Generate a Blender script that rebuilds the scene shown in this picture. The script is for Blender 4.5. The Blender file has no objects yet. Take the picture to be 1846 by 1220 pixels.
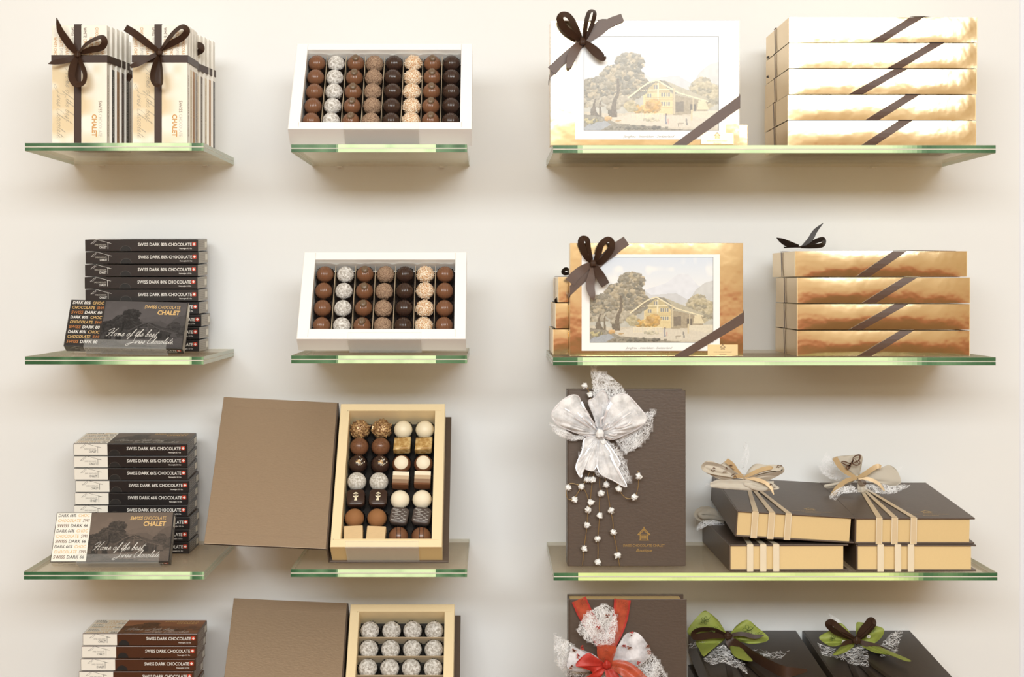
import bpy, bmesh, math, random
import numpy as np
from mathutils import Vector, Matrix, Euler
R = math.radians
rnd = random.Random(7)
S = bpy.context.scene
COL = S.collection
# ------------------------------------------------------------------ camera
D, F, CZ = 2.82, 2713.0, 1.45          # camera distance from the wall, focal length in px, eye height
PX, PY = 882.0, 512.0                   # principal point
cam = bpy.data.cameras.new('camera'); camo = bpy.data.objects.new('camera', cam); COL.objects.link(camo)
camo.location = (0, -D, CZ); camo.rotation_euler = (R(90), 0, 0)
cam.sensor_width = 36; cam.lens = 36*F/1846; cam.shift_x = (923-PX)/1846; cam.shift_y = -(610-PY)/1846
S.camera = camo
S.view_settings.view_transform = 'Standard'; S.view_settings.look = 'None'
S.view_settings.gamma = 1; S.view_settings.exposure = 0.0; S.view_settings.use_curve_mapping = False
w = bpy.data.worlds.new('world'); S.world = w; w.use_nodes = True
w.node_tree.nodes['Background'].inputs[0].default_value = (1.0, 0.70, 0.33, 1)
w.node_tree.nodes['Background'].inputs[1].default_value = 0.6
def area(name, loc, target, sx, sy, power, col):
    l = bpy.data.lights.new(name, 'AREA'); l.shape = 'RECTANGLE'; l.size = sx; l.size_y = sy; l.energy = power; l.color = col
    o = bpy.data.objects.new(name, l); COL.objects.link(o); o.location = loc
    o.rotation_euler = (Vector(target)-Vector(loc)).to_track_quat('-Z', 'Y').to_euler()
    return o
area('softbox_lamp', (0.1, -4.3, 2.66), (0.1, 0, 1.0), 3.8, 0.8, 146, (.93, .985, 1))
area('added_fill_lamp', (0.0, -3.6, 3.2), (0.0, -5.2, 1.2), 3.0, 0.6, 44, (1, .92, .8))  # unseen lamp added for fill and for what the gold foil reflects

def lin(c):
    return tuple(((v/255)/12.92 if v/255 <= .04045 else ((v/255+.055)/1.055)**2.4) for v in c)
def P(px, py, yw):
    k = (D-yw)/F
    return Vector(((px-PX)*k, -yw, CZ+(PY-py)*k))
# ------------------------------------------------------------------ materials
MATS = {}
def mat(name, rgb, rough=.5, metal=0, bump=0, bscale=200, var=0, vscale=40, coat=0, coatr=.1, spec=.5, trans=0, sheen=0, stretch=None, rgb2=None, aniso=0, bdist=.001):
    m = bpy.data.materials.new(name); m.use_nodes = True; nt = m.node_tree; N = nt.nodes; L = nt.links
    b = N['Principled BSDF']; c = lin(rgb)
    b.inputs['Base Color'].default_value = (*c, 1); b.inputs['Roughness'].default_value = rough
    b.inputs['Metallic'].default_value = metal; b.inputs['Coat Weight'].default_value = coat
    b.inputs['Coat Roughness'].default_value = coatr; b.inputs['Specular IOR Level'].default_value = spec
    if sheen: b.inputs['Sheen Weight'].default_value = sheen
    tc = N.new('ShaderNodeTexCoord'); mp = N.new('ShaderNodeMapping'); L.new(tc.outputs['Object'], mp.inputs[0])
    if stretch: mp.inputs['Scale'].default_value = stretch
    nz = N.new('ShaderNodeTexNoise'); nz.inputs['Scale'].default_value = vscale; nz.inputs['Detail'].default_value = 4
    L.new(mp.outputs[0], nz.inputs[0])
    mx = N.new('ShaderNodeMix'); mx.data_type = 'RGBA'
    c2 = lin(rgb2) if rgb2 else tuple(v*(1-var) for v in c)
    mx.inputs[6].default_value = (*c, 1); mx.inputs[7].default_value = (*c2, 1)
    if rgb2:
        rp = N.new('ShaderNodeValToRGB'); rp.color_ramp.elements[0].position = .5-var; rp.color_ramp.elements[1].position = .5+var
        L.new(nz.outputs[0], rp.inputs[0]); L.new(rp.outputs[0], mx.inputs[0])
    else: L.new(nz.outputs[0], mx.inputs[0])
    L.new(mx.outputs[2], b.inputs['Base Color'])
    if bump:
        n2 = N.new('ShaderNodeTexNoise'); n2.inputs['Scale'].default_value = bscale; n2.inputs['Detail'].default_value = 3
        L.new(mp.outputs[0], n2.inputs[0])
        bp = N.new('ShaderNodeBump'); bp.inputs['Strength'].default_value = bump; bp.inputs['Distance'].default_value = bdist
        L.new(n2.outputs[0], bp.inputs['Height']); L.new(bp.outputs[0], b.inputs['Normal'])
    if trans:
        t = N.new('ShaderNodeBsdfTransparent'); ms = N.new('ShaderNodeMixShader'); ms.inputs[0].default_value = trans; mrt = N.new('ShaderNodeMapRange'); nt2 = N.new('ShaderNodeTexNoise'); nt2.inputs['Scale'].default_value = 55; nt2.inputs['Detail'].default_value = 6
        L.new(mp.outputs[0], nt2.inputs[0]); mrt.inputs[1].default_value = .38; mrt.inputs[2].default_value = .62; mrt.inputs[3].default_value = max(0, trans-.25); mrt.inputs[4].default_value = min(1, trans+.25); L.new(nt2.outputs[0], mrt.inputs[0]); L.new(mrt.outputs[0], ms.inputs[0])
        L.new(b.outputs[0], ms.inputs[1]); L.new(t.outputs[0], ms.inputs[2]); L.new(ms.outputs[0], N['Material Output'].inputs[0])
    MATS[name] = m
    return m
mat('wall_paint', (238, 240, 241), .75, bump=.05, bscale=60, var=.02, vscale=2)
mat('side_wall', (238, 241, 250), .7, var=.02)
mat('ceiling_paint', (240, 236, 228), .8, var=.02)
mat('room_wall', (240, 228, 206), .8, var=.05)
mat('added_brown_panel', (172, 144, 110), .6, var=.3, vscale=4, stretch=(8, 1, 1))
mat('added_red_strip', (214, 84, 44), .6, var=.1)
mat('wood_floor', (120, 80, 50), .35, var=.35, vscale=3, stretch=(1, 12, 1))
mat('white_board', (250, 250, 250), .55, var=.01)
mat('inner_white', (242, 240, 236), .7, bump=.4, bscale=50, var=.04)
mat('gold_foil', (246, 226, 188), .13, 1, bump=.7, bscale=17, var=.06, vscale=20, bdist=.0015)
mat('gold_foil_end', (235, 210, 170), .3, 1, bump=.1, bscale=40, var=.05, bdist=.001)
mat('gold_card', (234, 206, 152), .5, .15, bump=.15, bscale=900, var=.05, vscale=300, bdist=.0002)
mat('gold_tray', (246, 226, 184), .5, .05, bump=.05, bscale=500, var=.03, vscale=100, bdist=.0003)
mat('gold_sticker', (236, 210, 160), .35, .6, var=.05)
mat('gold_ink', (205, 170, 100), .35, .7, var=.05)
mat('brown_satin', (88, 62, 46), .42, bump=.12, bscale=900, var=.12, vscale=60, bdist=.0002)
mat('dark_satin', (66, 45, 33), .42, bump=.12, bscale=900, var=.15, vscale=60, spec=.25, bdist=.0002)
mat('black_ribbon', (38, 28, 24), .45, var=.1)
mat('brown_paper', (92, 78, 68), .42, .12, bump=.35, bscale=130, var=.12, vscale=80, bdist=.0006, stretch=(1, 2, 1))
mat('brown_paper_lining', (162, 140, 116), .45, .3, bump=.5, bscale=160, var=.16, vscale=260, stretch=(1, 2.5, 1), bdist=.0006)
mat('espresso_paper', (62, 54, 49), .42, bump=.25, bscale=150, var=.1, bdist=.0004)
mat('cover_edge', (60, 46, 38), .5, var=.1)
mat('black_carton', (38, 35, 36), .28, bump=.04, bscale=30, var=.08, coat=.3)
mat('brown_carton', (78, 46, 30), .28, bump=.04, bscale=30, var=.08, coat=.3)
mat('white_carton', (243, 240, 232), .4, var=.02)
mat('carton_side_gray', (172, 164, 152), .5, var=.05)
mat('carton_side_dark', (86, 80, 76), .4, var=.08)
mat('carton_side_brown', (132, 112, 98), .45, var=.08)
mat('sticker_white', (226, 222, 210), .5, var=.02)
mat('notch_dark', (24, 20, 19), .6, var=.1)
mat('ink_white', (240, 238, 234), .5, var=.01)
mat('ink_pale', (205, 200, 190), .5, var=.01)
mat('ink_black', (45, 40, 38), .5, var=.05)
mat('ink_gray', (130, 125, 118), .5, var=.05)
mat('ink_tan', (222, 184, 120), .5, var=.02)
mat('ink_orange', (192, 124, 66), .5, var=.02)
mat('ink_ochre', (205, 150, 70), .5, var=.02)
mat('ink_brown', (110, 78, 58), .5, var=.05)
mat('ink_lightgray', (198, 192, 182), .5, var=.02)
mat('cross_red', (205, 60, 30), .5, var=.02)
mat('side_caramel', (180, 130, 70), .45, var=.1)
mat('side_brown', (84, 56, 42), .45, var=.1)
mat('side_black', (48, 42, 42), .45, var=.1)
mat('side_cream', (228, 214, 188), .45, var=.05)
mat('side_gray', (170, 165, 160), .45, var=.05)
mat('milk_chocolate', (124, 84, 60), .26, var=.12, vscale=50, bump=.1, bscale=120, bdist=.0005)
mat('dark_chocolate', (62, 44, 37), .22, var=.12, vscale=50, bump=.1, bscale=120, bdist=.0005)
mat('bean_chocolate', (116, 96, 76), .35, var=.12)
mat('powder', (238, 237, 235), .85, rgb2=(164, 158, 150), var=.14, vscale=330, bump=.4, bscale=500)
mat('crumble', (188, 160, 134), .85, rgb2=(112, 84, 66), var=.12, vscale=800, bump=.9, bscale=700)
mat('nut_granules', (252, 242, 222), .6, rgb2=(196, 142, 86), var=.05, vscale=700, bump=.9, bscale=450)
mat('powder_fine', (228, 226, 222), .9, rgb2=(176, 170, 158), var=.12, vscale=420, bump=.2, bscale=300)
mat('nut_rock', (214, 180, 130), .28, .3, rgb2=(124, 84, 56), var=.1, vscale=400, bump=.8, bscale=200)
mat('ivory', (245, 234, 206), .4, var=.05, vscale=80, bump=.1, bscale=300)
mat('ivory_matt', (246, 236, 212), .7, var=.06, vscale=150, bump=.3, bscale=400)
mat('cocoa', (156, 108, 66), .8, var=.2, vscale=80, bump=.1, bscale=300)
mat('nougat', (222, 192, 134), .4, rgb2=(176, 136, 76), var=.1, vscale=130, bump=.4, bscale=200)
mat('wafer', (226, 196, 150), .6, var=.2, vscale=120, stretch=(1, 6, 1))
mat('beige_layer', (200, 176, 146), .5, var=.03)
mat('taupe_layer', (150, 122, 98), .5, var=.05)
mat('patterned_dark', (84, 74, 70), .4, var=.05)
mat('paper_cup', (40, 27, 22), .5, var=.1)
mat('paper_cup_black', (24, 20, 19), .5, var=.1)
mat('divider_card', (214, 194, 164), .7, var=.05)
mat('print_paper', (248, 247, 246), .28, var=.01, spec=.5)
mat('cream_ribbon', (222, 200, 164), .38, bump=.2, bscale=700, var=.06, bdist=.0002)
mat('cream_ribbon_pale', (236, 222, 196), .38, bump=.2, bscale=700, var=.06, bdist=.0002)
mat('gold_ribbon', (208, 180, 138), .32, .12, var=.1)
mat('linen', (206, 198, 184), .8, bump=.3, bscale=600, var=.12, vscale=40, bdist=.0003)
mat('linen_print', (96, 66, 46), .7, var=.1)
mat('organza', (250, 250, 252), .7, var=.02, trans=.38, spec=.1, bump=.8, bscale=160)
mat('organza_dense', (252, 252, 254), .5, var=.02, trans=.12)
mat('fibre_white', (248, 248, 250), .5, var=.01)
mat('net_film', (240, 240, 242), .7, trans=.86, spec=.1)
mat('glitter_edge', (240, 240, 245), .3, .4)
mat('puff_white', (250, 250, 250), .9, bump=1, bscale=500)
mat('wire_gold', (190, 160, 110), .3, .7, var=.2, vscale=600)
mat('red_ribbon', (198, 52, 40), .5, bump=.3, bscale=260, var=.2, vscale=90, trans=.1)
mat('red_ribbon_sheer', (206, 92, 62), .35, var=.2, vscale=60, trans=.35)
mat('floral_sheer', (238, 238, 244), .7, rgb2=(226, 226, 232), var=.05, trans=.3, spec=.1)
mat('petal_print', (150, 84, 58), .5, var=.2)
mat('green_fabric', (166, 178, 84), .55, bump=.5, bscale=220, var=.25, vscale=90, bdist=.0006)
mat('green_print', (88, 108, 34), .6, var=.1)
# clear acrylic
def acrylic():
    m = bpy.data.materials.new('clear_acrylic'); m.use_nodes = True; nt = m.node_tree; N = nt.nodes; L = nt.links
    b = N['Principled BSDF']; b.inputs['Base Color'].default_value = (.9, .9, .88, 1); b.inputs['Roughness'].default_value = .08
    t = N.new('ShaderNodeBsdfTransparent'); ms = N.new('ShaderNodeMixShader'); ly = N.new('ShaderNodeLayerWeight')
    ly.inputs[0].default_value = .35; mr = N.new('ShaderNodeMapRange'); mr.inputs[3].default_value = .96; mr.inputs[4].default_value = .4
    L.new(ly.outputs['Facing'], mr.inputs[0]); L.new(mr.outputs[0], ms.inputs[0])
    L.new(b.outputs[0], ms.inputs[1]); L.new(t.outputs[0], ms.inputs[2]); L.new(ms.outputs[0], N['Material Output'].inputs[0])
    MATS['clear_acrylic'] = m
acrylic()
def glassmat(name, rgb, trl, clear=0):
    m = bpy.data.materials.new(name); m.use_nodes = True; nt = m.node_tree; N = nt.nodes; L = nt.links
    b = N['Principled BSDF']; b.inputs['Base Color'].default_value = (*lin(rgb), 1); b.inputs['Roughness'].default_value = .06
    b.inputs['Specular IOR Level'].default_value = .8
    t = N.new('ShaderNodeBsdfTranslucent'); t.inputs[0].default_value = (*lin(rgb), 1)
    ms = N.new('ShaderNodeMixShader'); ms.inputs[0].default_value = trl
    L.new(b.outputs[0], ms.inputs[1]); L.new(t.outputs[0], ms.inputs[2])
    tr = N.new('ShaderNodeBsdfTransparent'); tr.inputs[0].default_value = (1, .985, .955, 1); m2 = N.new('ShaderNodeMixShader'); m2.inputs[0].default_value = clear
    L.new(ms.outputs[0], m2.inputs[1]); L.new(tr.outputs[0], m2.inputs[2]); L.new(m2.outputs[0], N['Material Output'].inputs[0])
    MATS[name] = m
glassmat('frosted_glass', (252, 250, 240), .45, .76)
glassmat('glass_side_edge', (196, 206, 190), .3)
def attrmat(name, rough=.5, coat=0, spec=.5):
    m = bpy.data.materials.new(name); m.use_nodes = True; N = m.node_tree.nodes; L = m.node_tree.links
    a = N.new('ShaderNodeAttribute'); a.attribute_name = 'tint'
    b = N['Principled BSDF']; b.inputs['Roughness'].default_value = rough; b.inputs['Coat Weight'].default_value = coat
    b.inputs['Specular IOR Level'].default_value = spec
    L.new(a.outputs['Color'], b.inputs['Base Color']); MATS[name] = m
attrmat('printed_picture', .27, 0, .5)
attrmat('printed_dark', .42, 0, .3)
attrmat('glass_front_edge', .12, .3)
# ------------------------------------------------------------------ mesh builder
class MB:
    def __init__(s): s.v = []; s.f = []; s.m = []; s.sm = []; s.c = []; s.slots = []; s.M = Matrix()
    def slot(s, name):
        if name not in s.slots: s.slots.append(name)
        return s.slots.index(name)
    def add(s, vs, fs, m, smooth=False, cols=None):
        b = len(s.v); k = s.slot(m) if isinstance(m, str) else None
        M = s.M
        s.v += [tuple(M @ Vector(p)) for p in vs]
        for i, f in enumerate(fs):
            s.f.append(tuple(b+j for j in f)); s.m.append(k if k is not None else s.slot(m[i])); s.sm.append(smooth)
            s.c.append(cols[i] if cols is not None else (1, 1, 1))
        return s
    def box(s, x0, x1, y0, y1, z0, z1, m, mf=None):
        """mf: dict of face -> material for faces b t f k l r (bottom top front back left right)"""
        v = [(x, y, z) for z in (z0, z1) for y in (y0, y1) for x in (x0, x1)]
        fs = [(0, 2, 3, 1), (4, 5, 7, 6), (0, 1, 5, 4), (2, 6, 7, 3), (0, 4, 6, 2), (1, 3, 7, 5)]
        mm = [(mf or {}).get(k, m) for k in 'btfklr']
        return s.add(v, fs, mm)
    def bbox(s, x0, x1, y0, y1, z0, z1, m, bev=.001, seg=2, taper=None):
        bm = bmesh.new(); bmesh.ops.create_cube(bm, size=1)
        for v in bm.verts: v.co = Vector(((x0+x1)/2+v.co.x*(x1-x0), (y0+y1)/2+v.co.y*(y1-y0), (z0+z1)/2+v.co.z*(z1-z0)))
        if taper:
            for v in bm.verts:
                if v.co.z > (z0+z1)/2: v.co.x = (x0+x1)/2+(v.co.x-(x0+x1)/2)*taper; v.co.y = (y0+y1)/2+(v.co.y-(y0+y1)/2)*taper
        bmesh.ops.bevel(bm, geom=bm.edges[:], offset=bev, segments=seg, affect='EDGES', profile=.5)
        s.bm(bm, m); return s
    def bm(s, bm, m, smooth=False):
        bm.verts.index_update()
        s.add([v.co.copy() for v in bm.verts], [[v.index for v in f.verts] for f in bm.faces], m, smooth); bm.free()
    def poly(s, pts, m): return s.add(pts, [tuple(range(len(pts)))], m)
    def line2(s, pts, w, z, m, closed=False):
        """flat stroke in the local xy plane at height z"""
        n = len(pts); vs = []; fs = []
        for i, p in enumerate(pts):
            a = pts[max(i-1, 0)]; b = pts[min(i+1, n-1)]
            dx, dy = b[0]-a[0], b[1]-a[1]; l = math.hypot(dx, dy) or 1
            nx, ny = -dy/l*w/2, dx/l*w/2
            vs += [(p[0]-nx, p[1]-ny, z), (p[0]+nx, p[1]+ny, z)]
        for i in range(n-1): fs.append((2*i, 2*i+2, 2*i+3, 2*i+1))
        return s.add(vs, fs, m)
    def text(s, st, x, y, z, size, m, sx=1, shear=0, align='LEFT', bold=0):
        vs, fs, wd = glyphs(st, bold)
        ox = {'LEFT': 0, 'RIGHT': -wd*size*sx, 'CENTER': -wd*size*sx/2}[align]
        return s.add([(x+ox+(a+shear*b)*size*sx, y+b*size, z) for a, b in vs], fs, m)
    def textw(s, st, x, y, z, size, width, m, shear=0, align='LEFT', bold=0):
        _, _, wd = glyphs(st, bold)
        return s.text(st, x, y, z, size, m, width/(wd*size), shear, align, bold)
    def raster(s, x0, y0, x1, y1, z, img, m):
        """img: rows x cols x 3 linear colours, row 0 at the top"""
        h, w_ = img.shape[:2]
        vs = [(x0+(x1-x0)*i/w_, y1-(y1-y0)*j/h, z) for j in range(h+1) for i in range(w_+1)]
        fs = []; cs = []
        for j in range(h):
            for i in range(w_):
                a = j*(w_+1)+i; fs.append((a+w_+1, a+w_+2, a+1, a)); cs.append(tuple(img[j, i]))
        return s.add(vs, fs, m, False, cs)
    def build(s, name, parent=None, world=False):
        me = bpy.data.meshes.new(name); me.from_pydata(s.v, [], s.f)
        for k in s.slots: me.materials.append(MATS[k])
        me.polygons.foreach_set('material_index', s.m); me.polygons.foreach_set('use_smooth', s.sm)
        if any(c != (1, 1, 1) for c in s.c):
            at = me.color_attributes.new('tint', 'FLOAT_COLOR', 'CORNER'); arr = []
            for f, c in zip(s.f, s.c): arr += [c[0], c[1], c[2], 1]*len(f)
            at.data.foreach_set('color', arr)
        me.update()
        o = bpy.data.objects.new(name, me); COL.objects.link(o)
        if parent is not None:
            o.parent = parent
            if world: o.matrix_parent_inverse = Matrix.LocRotScale(parent.location, parent.rotation_euler, None).inverted()
        return o
GC = {}
def glyphs(st, bold=0):
    if (st, bold) in GC: return GC[(st, bold)]
    cu = bpy.data.curves.new('t', 'FONT'); cu.body = st; cu.size = 1; cu.resolution_u = 2; cu.offset = bold
    o = bpy.data.objects.new('t', cu); COL.objects.link(o)
    dg = bpy.context.evaluated_depsgraph_get(); dg.update()
    me = bpy.data.meshes.new_from_object(o.evaluated_get(dg))
    vs = [(v.co.x, v.co.y) for v in me.vertices]; fs = [tuple(p.vertices) for p in me.polygons]
    x0 = min(a for a, b in vs); vs = [(a-x0, b) for a, b in vs]; wd = max(a for a, b in vs)
    bpy.data.objects.remove(o); bpy.data.curves.remove(cu); bpy.data.meshes.remove(me)
    GC[(st, bold)] = (vs, fs, wd); return GC[(st, bold)]
def cr(pts, n=8):
    """Catmull-Rom through tuples of any length"""
    pts = [tuple(p) for p in pts]
    if len(pts) < 3: n = max(n, 2)
    q = [tuple(2*a-b for a, b in zip(pts[0], pts[1]))]+pts+[tuple(2*a-b for a, b in zip(pts[-1], pts[-2]))]
    out = []
    for i in range(1, len(q)-2):
        for k in range(n):
            t = k/n
            out.append(tuple(.5*(2*b+(c-a)*t+(2*a-5*b+4*c-d)*t*t+(3*b-a-3*c+d)*t**3) for a, b, c, d in zip(q[i-1], q[i], q[i+1], q[i+2])))
    out.append(pts[-1]); return out
# single stroke handwriting
SG = {'o': ([[(.02, .2), (.1, .38), (.22, .35), (.28, .18), (.18, .02), (.05, .06), (.02, .22), (.12, .38), (.38, .33)]], .36),
 'm': ([[(0, .3), (.05, .38), (.05, 0)], [(.05, .05), (.1, .3), (.18, .38), (.2, 0)], [(.2, .05), (.26, .3), (.34, .38), (.36, .05), (.47, .1)]], .45),
 'e': ([[(0, .12), (.15, .25), (.2, .36), (.1, .4), (.04, .2), (.1, .02), (.25, .08), (.32, .18)]], .3),
 'f': ([[(0, .1), (.15, .4), (.27, .95), (.2, 1), (.12, .6), (.05, -.3), (-.05, -.35), (0, -.1), (.25, .15)]], .25),
 't': ([[(0, .1), (.12, .4), (.2, .85)], [(.2, .85), (.12, .3), (.12, .03), (.28, .12)], [(0, .55), (.35, .6)]], .25),
 'h': ([[(0, .1), (.2, .7), (.22, 1), (.15, .9), (.05, 0)], [(.05, .05), (.15, .3), (.25, .38), (.24, .05), (.36, .1)]], .34),
 'b': ([[(0, .1), (.18, .7), (.2, 1), (.1, .8), (.05, .05), (.15, 0), (.25, .15), (.2, .35), (.12, .3), (.35, .3)]], .33),
 's': ([[(0, .1), (.15, .4), (.2, .2), (.14, 0), (.02, .05), (.3, .15)]], .28),
 'w': ([[(0, .35), (.04, .05), (.14, .1), (.17, .38), (.18, .05), (.28, .1), (.32, .4), (.42, .35)]], .4),
 'i': ([[(0, .12), (.08, .38), (.08, .03), (.2, .12)], [(.1, .5), (.12, .54)]], .18),
 'c': ([[(.22, .33), (.12, .4), (.02, .2), (.08, .02), (.28, .12)]], .25),
 'l': ([[(0, .1), (.18, .8), (.16, 1), (.08, .6), (.08, .03), (.22, .12)]], .2),
 'a': ([[(.24, .33), (.12, .4), (.02, .2), (.08, .03), (.22, .3), (.24, .38)], [(.24, .38), (.23, .03), (.36, .12)]], .34),
 'H': ([[(-.35, .7), (-.1, .95), (.15, 1.05), (.12, .6), (-.1, .05), (-.25, 0)], [(.6, 1.1), (.42, .6), (.34, .05), (.5, .1)], [(-.2, .4), (.2, .48), (.5, .52)]], .55),
 'S': ([[(.5, .9), (.35, 1.08), (.18, .85), (.32, .5), (.22, .05), (-.1, -.3), (-.4, -.2), (0, .05), (.5, .12)]], .5),
 'C': ([[(.5, .85), (.45, 1.05), (.2, .85), (.03, .35), (.15, 0), (.48, .12)]], .46),
 '.': ([[(.02, .0), (.06, .03)]], .1), ' ': ([], .22)}
def script(mb, st, x, y, z, size, m, sw=.0005, shear=.5):
    u = x
    for ch in st:
        g, adv = SG[ch]
        for stt in g:
            pts = cr(stt, 4)
            mb.line2([(u+(a+shear*b)*size, y+b*size) for a, b in pts], sw, z, m)
        u += adv*size*1.2
    return u
# ------------------------------------------------------------------ objects
def thing(name, label, cat, loc=(0, 0, 0), rot=(0, 0, 0), group=None):
    o = bpy.data.objects.new(name, None); COL.objects.link(o); o.location = loc; o.rotation_euler = rot
    o.empty_display_size = .02
    return tag(o, label, cat, group)
def tag(o, label, cat, group=None):
    o['label'] = label; o['category'] = cat
    if group: o['group'] = group
    return o
def struct(o): o['kind'] = 'structure'; return o
def kids(o): return [c for c in ALL if c.parent == o]
def copy_tree(o, parent=None):
    c = o.copy(); COL.objects.link(c)
    if parent is not None: c.parent = parent
    for ch in list(o.children): copy_tree(ch, c)
    return c
def noise2(h, w_, cell, seed):
    rs = np.random.RandomState(seed); gh, gw = h//cell+3, w_//cell+3; g = rs.rand(gh, gw)
    y = np.arange(h)/cell; x = np.arange(w_)/cell; yi = y.astype(int); xi = x.astype(int)
    fy = (y-yi)[:, None]; fx = (x-xi)[None, :]; fy = fy*fy*(3-2*fy); fx = fx*fx*(3-2*fx)
    a = g[yi][:, xi]; b = g[yi][:, xi+1]; c = g[yi+1][:, xi]; d = g[yi+1][:, xi+1]
    return a*(1-fy)*(1-fx)+b*(1-fy)*fx+c*fy*(1-fx)+d*fy*fx
# ------------------------------------------------------------------ the print of a farmhouse under mountains
def landscape(W=232, H=172, seed=3):
    rs = np.random.RandomState(seed)
    Y, X = np.mgrid[0:H, 0:W]; u = (X+.5)/W; v = (Y+.5)/H
    im = np.zeros((H, W, 3))
    sky = np.array([214, 224, 238.]); low = np.array([240, 240, 238.])
    t = np.clip(v/.5, 0, 1)[..., None]; im[:] = sky*(1-t)+low*t
    n = (noise2(H, W, 26, 1)*.6+noise2(H, W, 11, 2)*.4)
    cl = np.clip((n-.48)*4, 0, 1)[..., None]; im = im*(1-cl*.7)+np.array([246, 245, 242.])*cl*.7
    nf = noise2(H, W, 3, 5); nm = noise2(H, W, 7, 6); nc = rs.rand(H, W)
    def lay(mask, col, var=0, k=None):
        nonlocal im
        k = nf*.6+nc*.4 if k is None else k
        c = np.array(col, float)+((k-.5)*2*var)[..., None]
        im = np.where(mask[..., None], c, im)
    def prof(pts):
        xs, ys = zip(*pts); return np.interp(u, xs, ys)
    lay((v > prof([(0, .5), (.3, .45), (.62, .3), (.72, .19), (.8, .2), (.88, .33), (1, .4)])), (222, 226, 234), 5, nm)
    lay((v > prof([(0, .5), (.4, .36), (.5, .44), (.6, .43), (.7, .42), (.8, .5), (1, .5)])), (205, 207, 210), 5, nm)
    lay((v > prof([(0, .9), (.8, .52), (.86, .38), (.93, .3), (1, .27)])), (206, 207, 206), 6, nm)
    lay((v > .56+.03*np.sin(u*9)), (190, 188, 178), 10, nm)
    lay(v > .80+.02*np.sin(u*7), (205, 196, 178), 10)
    # tree masses made of leafy puffs
    def puffs(cx, cy, rx, ry, nb, r, cols, var=16):
        for _ in range(nb):
            a = rs.rand()*6.283; q = math.sqrt(rs.rand())
            x = cx+rx*q*math.cos(a); y = cy+ry*q*math.sin(a); rr = r*(.6+.8*rs.rand())
            x0, x1 = int(max(0, (x-rr)*W)), int(min(W, (x+rr)*W+1)); y0, y1 = int(max(0, (y-rr*1.1)*H)), int(min(H, (y+rr*1.1)*H+1))
            if x1 <= x0 or y1 <= y0: continue
            su, sv = u[y0:y1, x0:x1], v[y0:y1, x0:x1]
            d = ((su-x)/rr)**2+((sv-y)/(rr*1.1))**2+.5*(nc[y0:y1, x0:x1]-.5)
            c = np.array(cols[rs.randint(len(cols))], float)
            sh = (-(sv-y)/rr)*13
            m = d < 1
            im[y0:y1, x0:x1] = np.where(m[..., None], c+(sh+(nf[y0:y1, x0:x1]-.5)*2*var)[..., None], im[y0:y1, x0:x1])
    G = [(150, 144, 130), (168, 160, 142), (134, 130, 118), (184, 172, 148), (146, 138, 120)]
    for (a, b, w2) in [((.06, .88), (.1, .6), .012), ((.2, .85), (.23, .5), .012), ((.1, .88), (.06, .62), .01)]:
        k = np.clip((v-b[1])/(a[1]-b[1]+1e-6), 0, 1); xx = b[0]+(a[0]-b[0])*k+.01*np.sin(v*30)
        lay((abs(u-xx) < w2*(.7+k)) & (v > b[1]) & (v < a[1]), (120, 112, 100), 12)
    puffs(.34, .28, .10, .10, 260, .019, G); puffs(.28, .42, .15, .12, 460, .02, G); puffs(.1, .55, .11, .1, 280, .02, G)
    puffs(.3, .58, .13, .09, 320, .019, G); puffs(.02, .6, .06, .14, 110, .02, G); puffs(.4, .5, .08, .05, 120, .017, G)
    puffs(.2, .7, .18, .06, 60, .02, [(182, 174, 156), (166, 158, 142)])
    for (a, b, w2) in [((.215, .86), (.26, .45), .016), ((.06, .87), (.09, .66), .011), ((.11, .87), (.13, .68), .008)]:
        k = np.clip((v-b[1])/(a[1]-b[1]), 0, 1); xx = b[0]+(a[0]-b[0])*k+.008*np.sin(v*24)
        lay((abs(u-xx) < w2*(.5+k*.8)) & (v > b[1]) & (v < a[1]), (126, 116, 102), 14)
    G2 = [(176, 168, 146), (160, 154, 136), (190, 180, 152)]
    puffs(.87, .55, .07, .09, 90, .026, G2); puffs(.97, .62, .05, .1, 40, .026, G2); puffs(.9, .7, .05, .06, 40, .024, G2)
    # farmhouse
    def inpoly(pts):
        m = np.zeros((H, W), bool); j = len(pts)-1
        for i in range(len(pts)):
            xi, yi = pts[i]; xj, yj = pts[j]
            c = ((yi > v) != (yj > v)) & (u < (xj-xi)*(v-yi)/((yj-yi) or 1e-9)+xi); m ^= c; j = i
        return m
    lay(inpoly([(.44, .62), (.52, .5), (.66, .5), (.7, .64), (.7, .83), (.44, .83)]), (224, 206, 160), 8)
    lay(inpoly([(.66, .6), (.92, .68), (.92, .82), (.66, .84)]), (170, 158, 136), 12)
    lay(inpoly([(.68, .7), (.74, .69), (.74, .8), (.68, .81)]), (136, 126, 112), 8)
    lay(inpoly([(.79, .72), (.83, .72), (.83, .82), (.79, .82)]), (120, 112, 102), 8)
    lay(inpoly([(.53, .47), (.6, .47), (.92, .66), (.9, .69), (.66, .62)]), (186, 180, 160), 10)
    lay(inpoly([(.33, .645), (.46, .5), (.53, .465), (.6, .47), (.7, .6), (.68, .62), (.56, .52), (.44, .63)]), (150, 146, 134), 10)
    lay(inpoly([(.47, .56), (.53, .49), (.58, .5), (.64, .58), (.64, .6), (.47, .6)]), (196, 182, 144), 10)
    def seg(a, b, wd, col):
        L2 = (b[0]-a[0])**2+(b[1]-a[1])**2; t2 = np.clip(((u-a[0])*(b[0]-a[0])+(v-a[1])*(b[1]-a[1]))/L2, 0, 1)
        d = np.hypot(u-(a[0]+t2*(b[0]-a[0])), (v-(a[1]+t2*(b[1]-a[1])))*H/W); lay(d < wd, col, 6)
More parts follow.
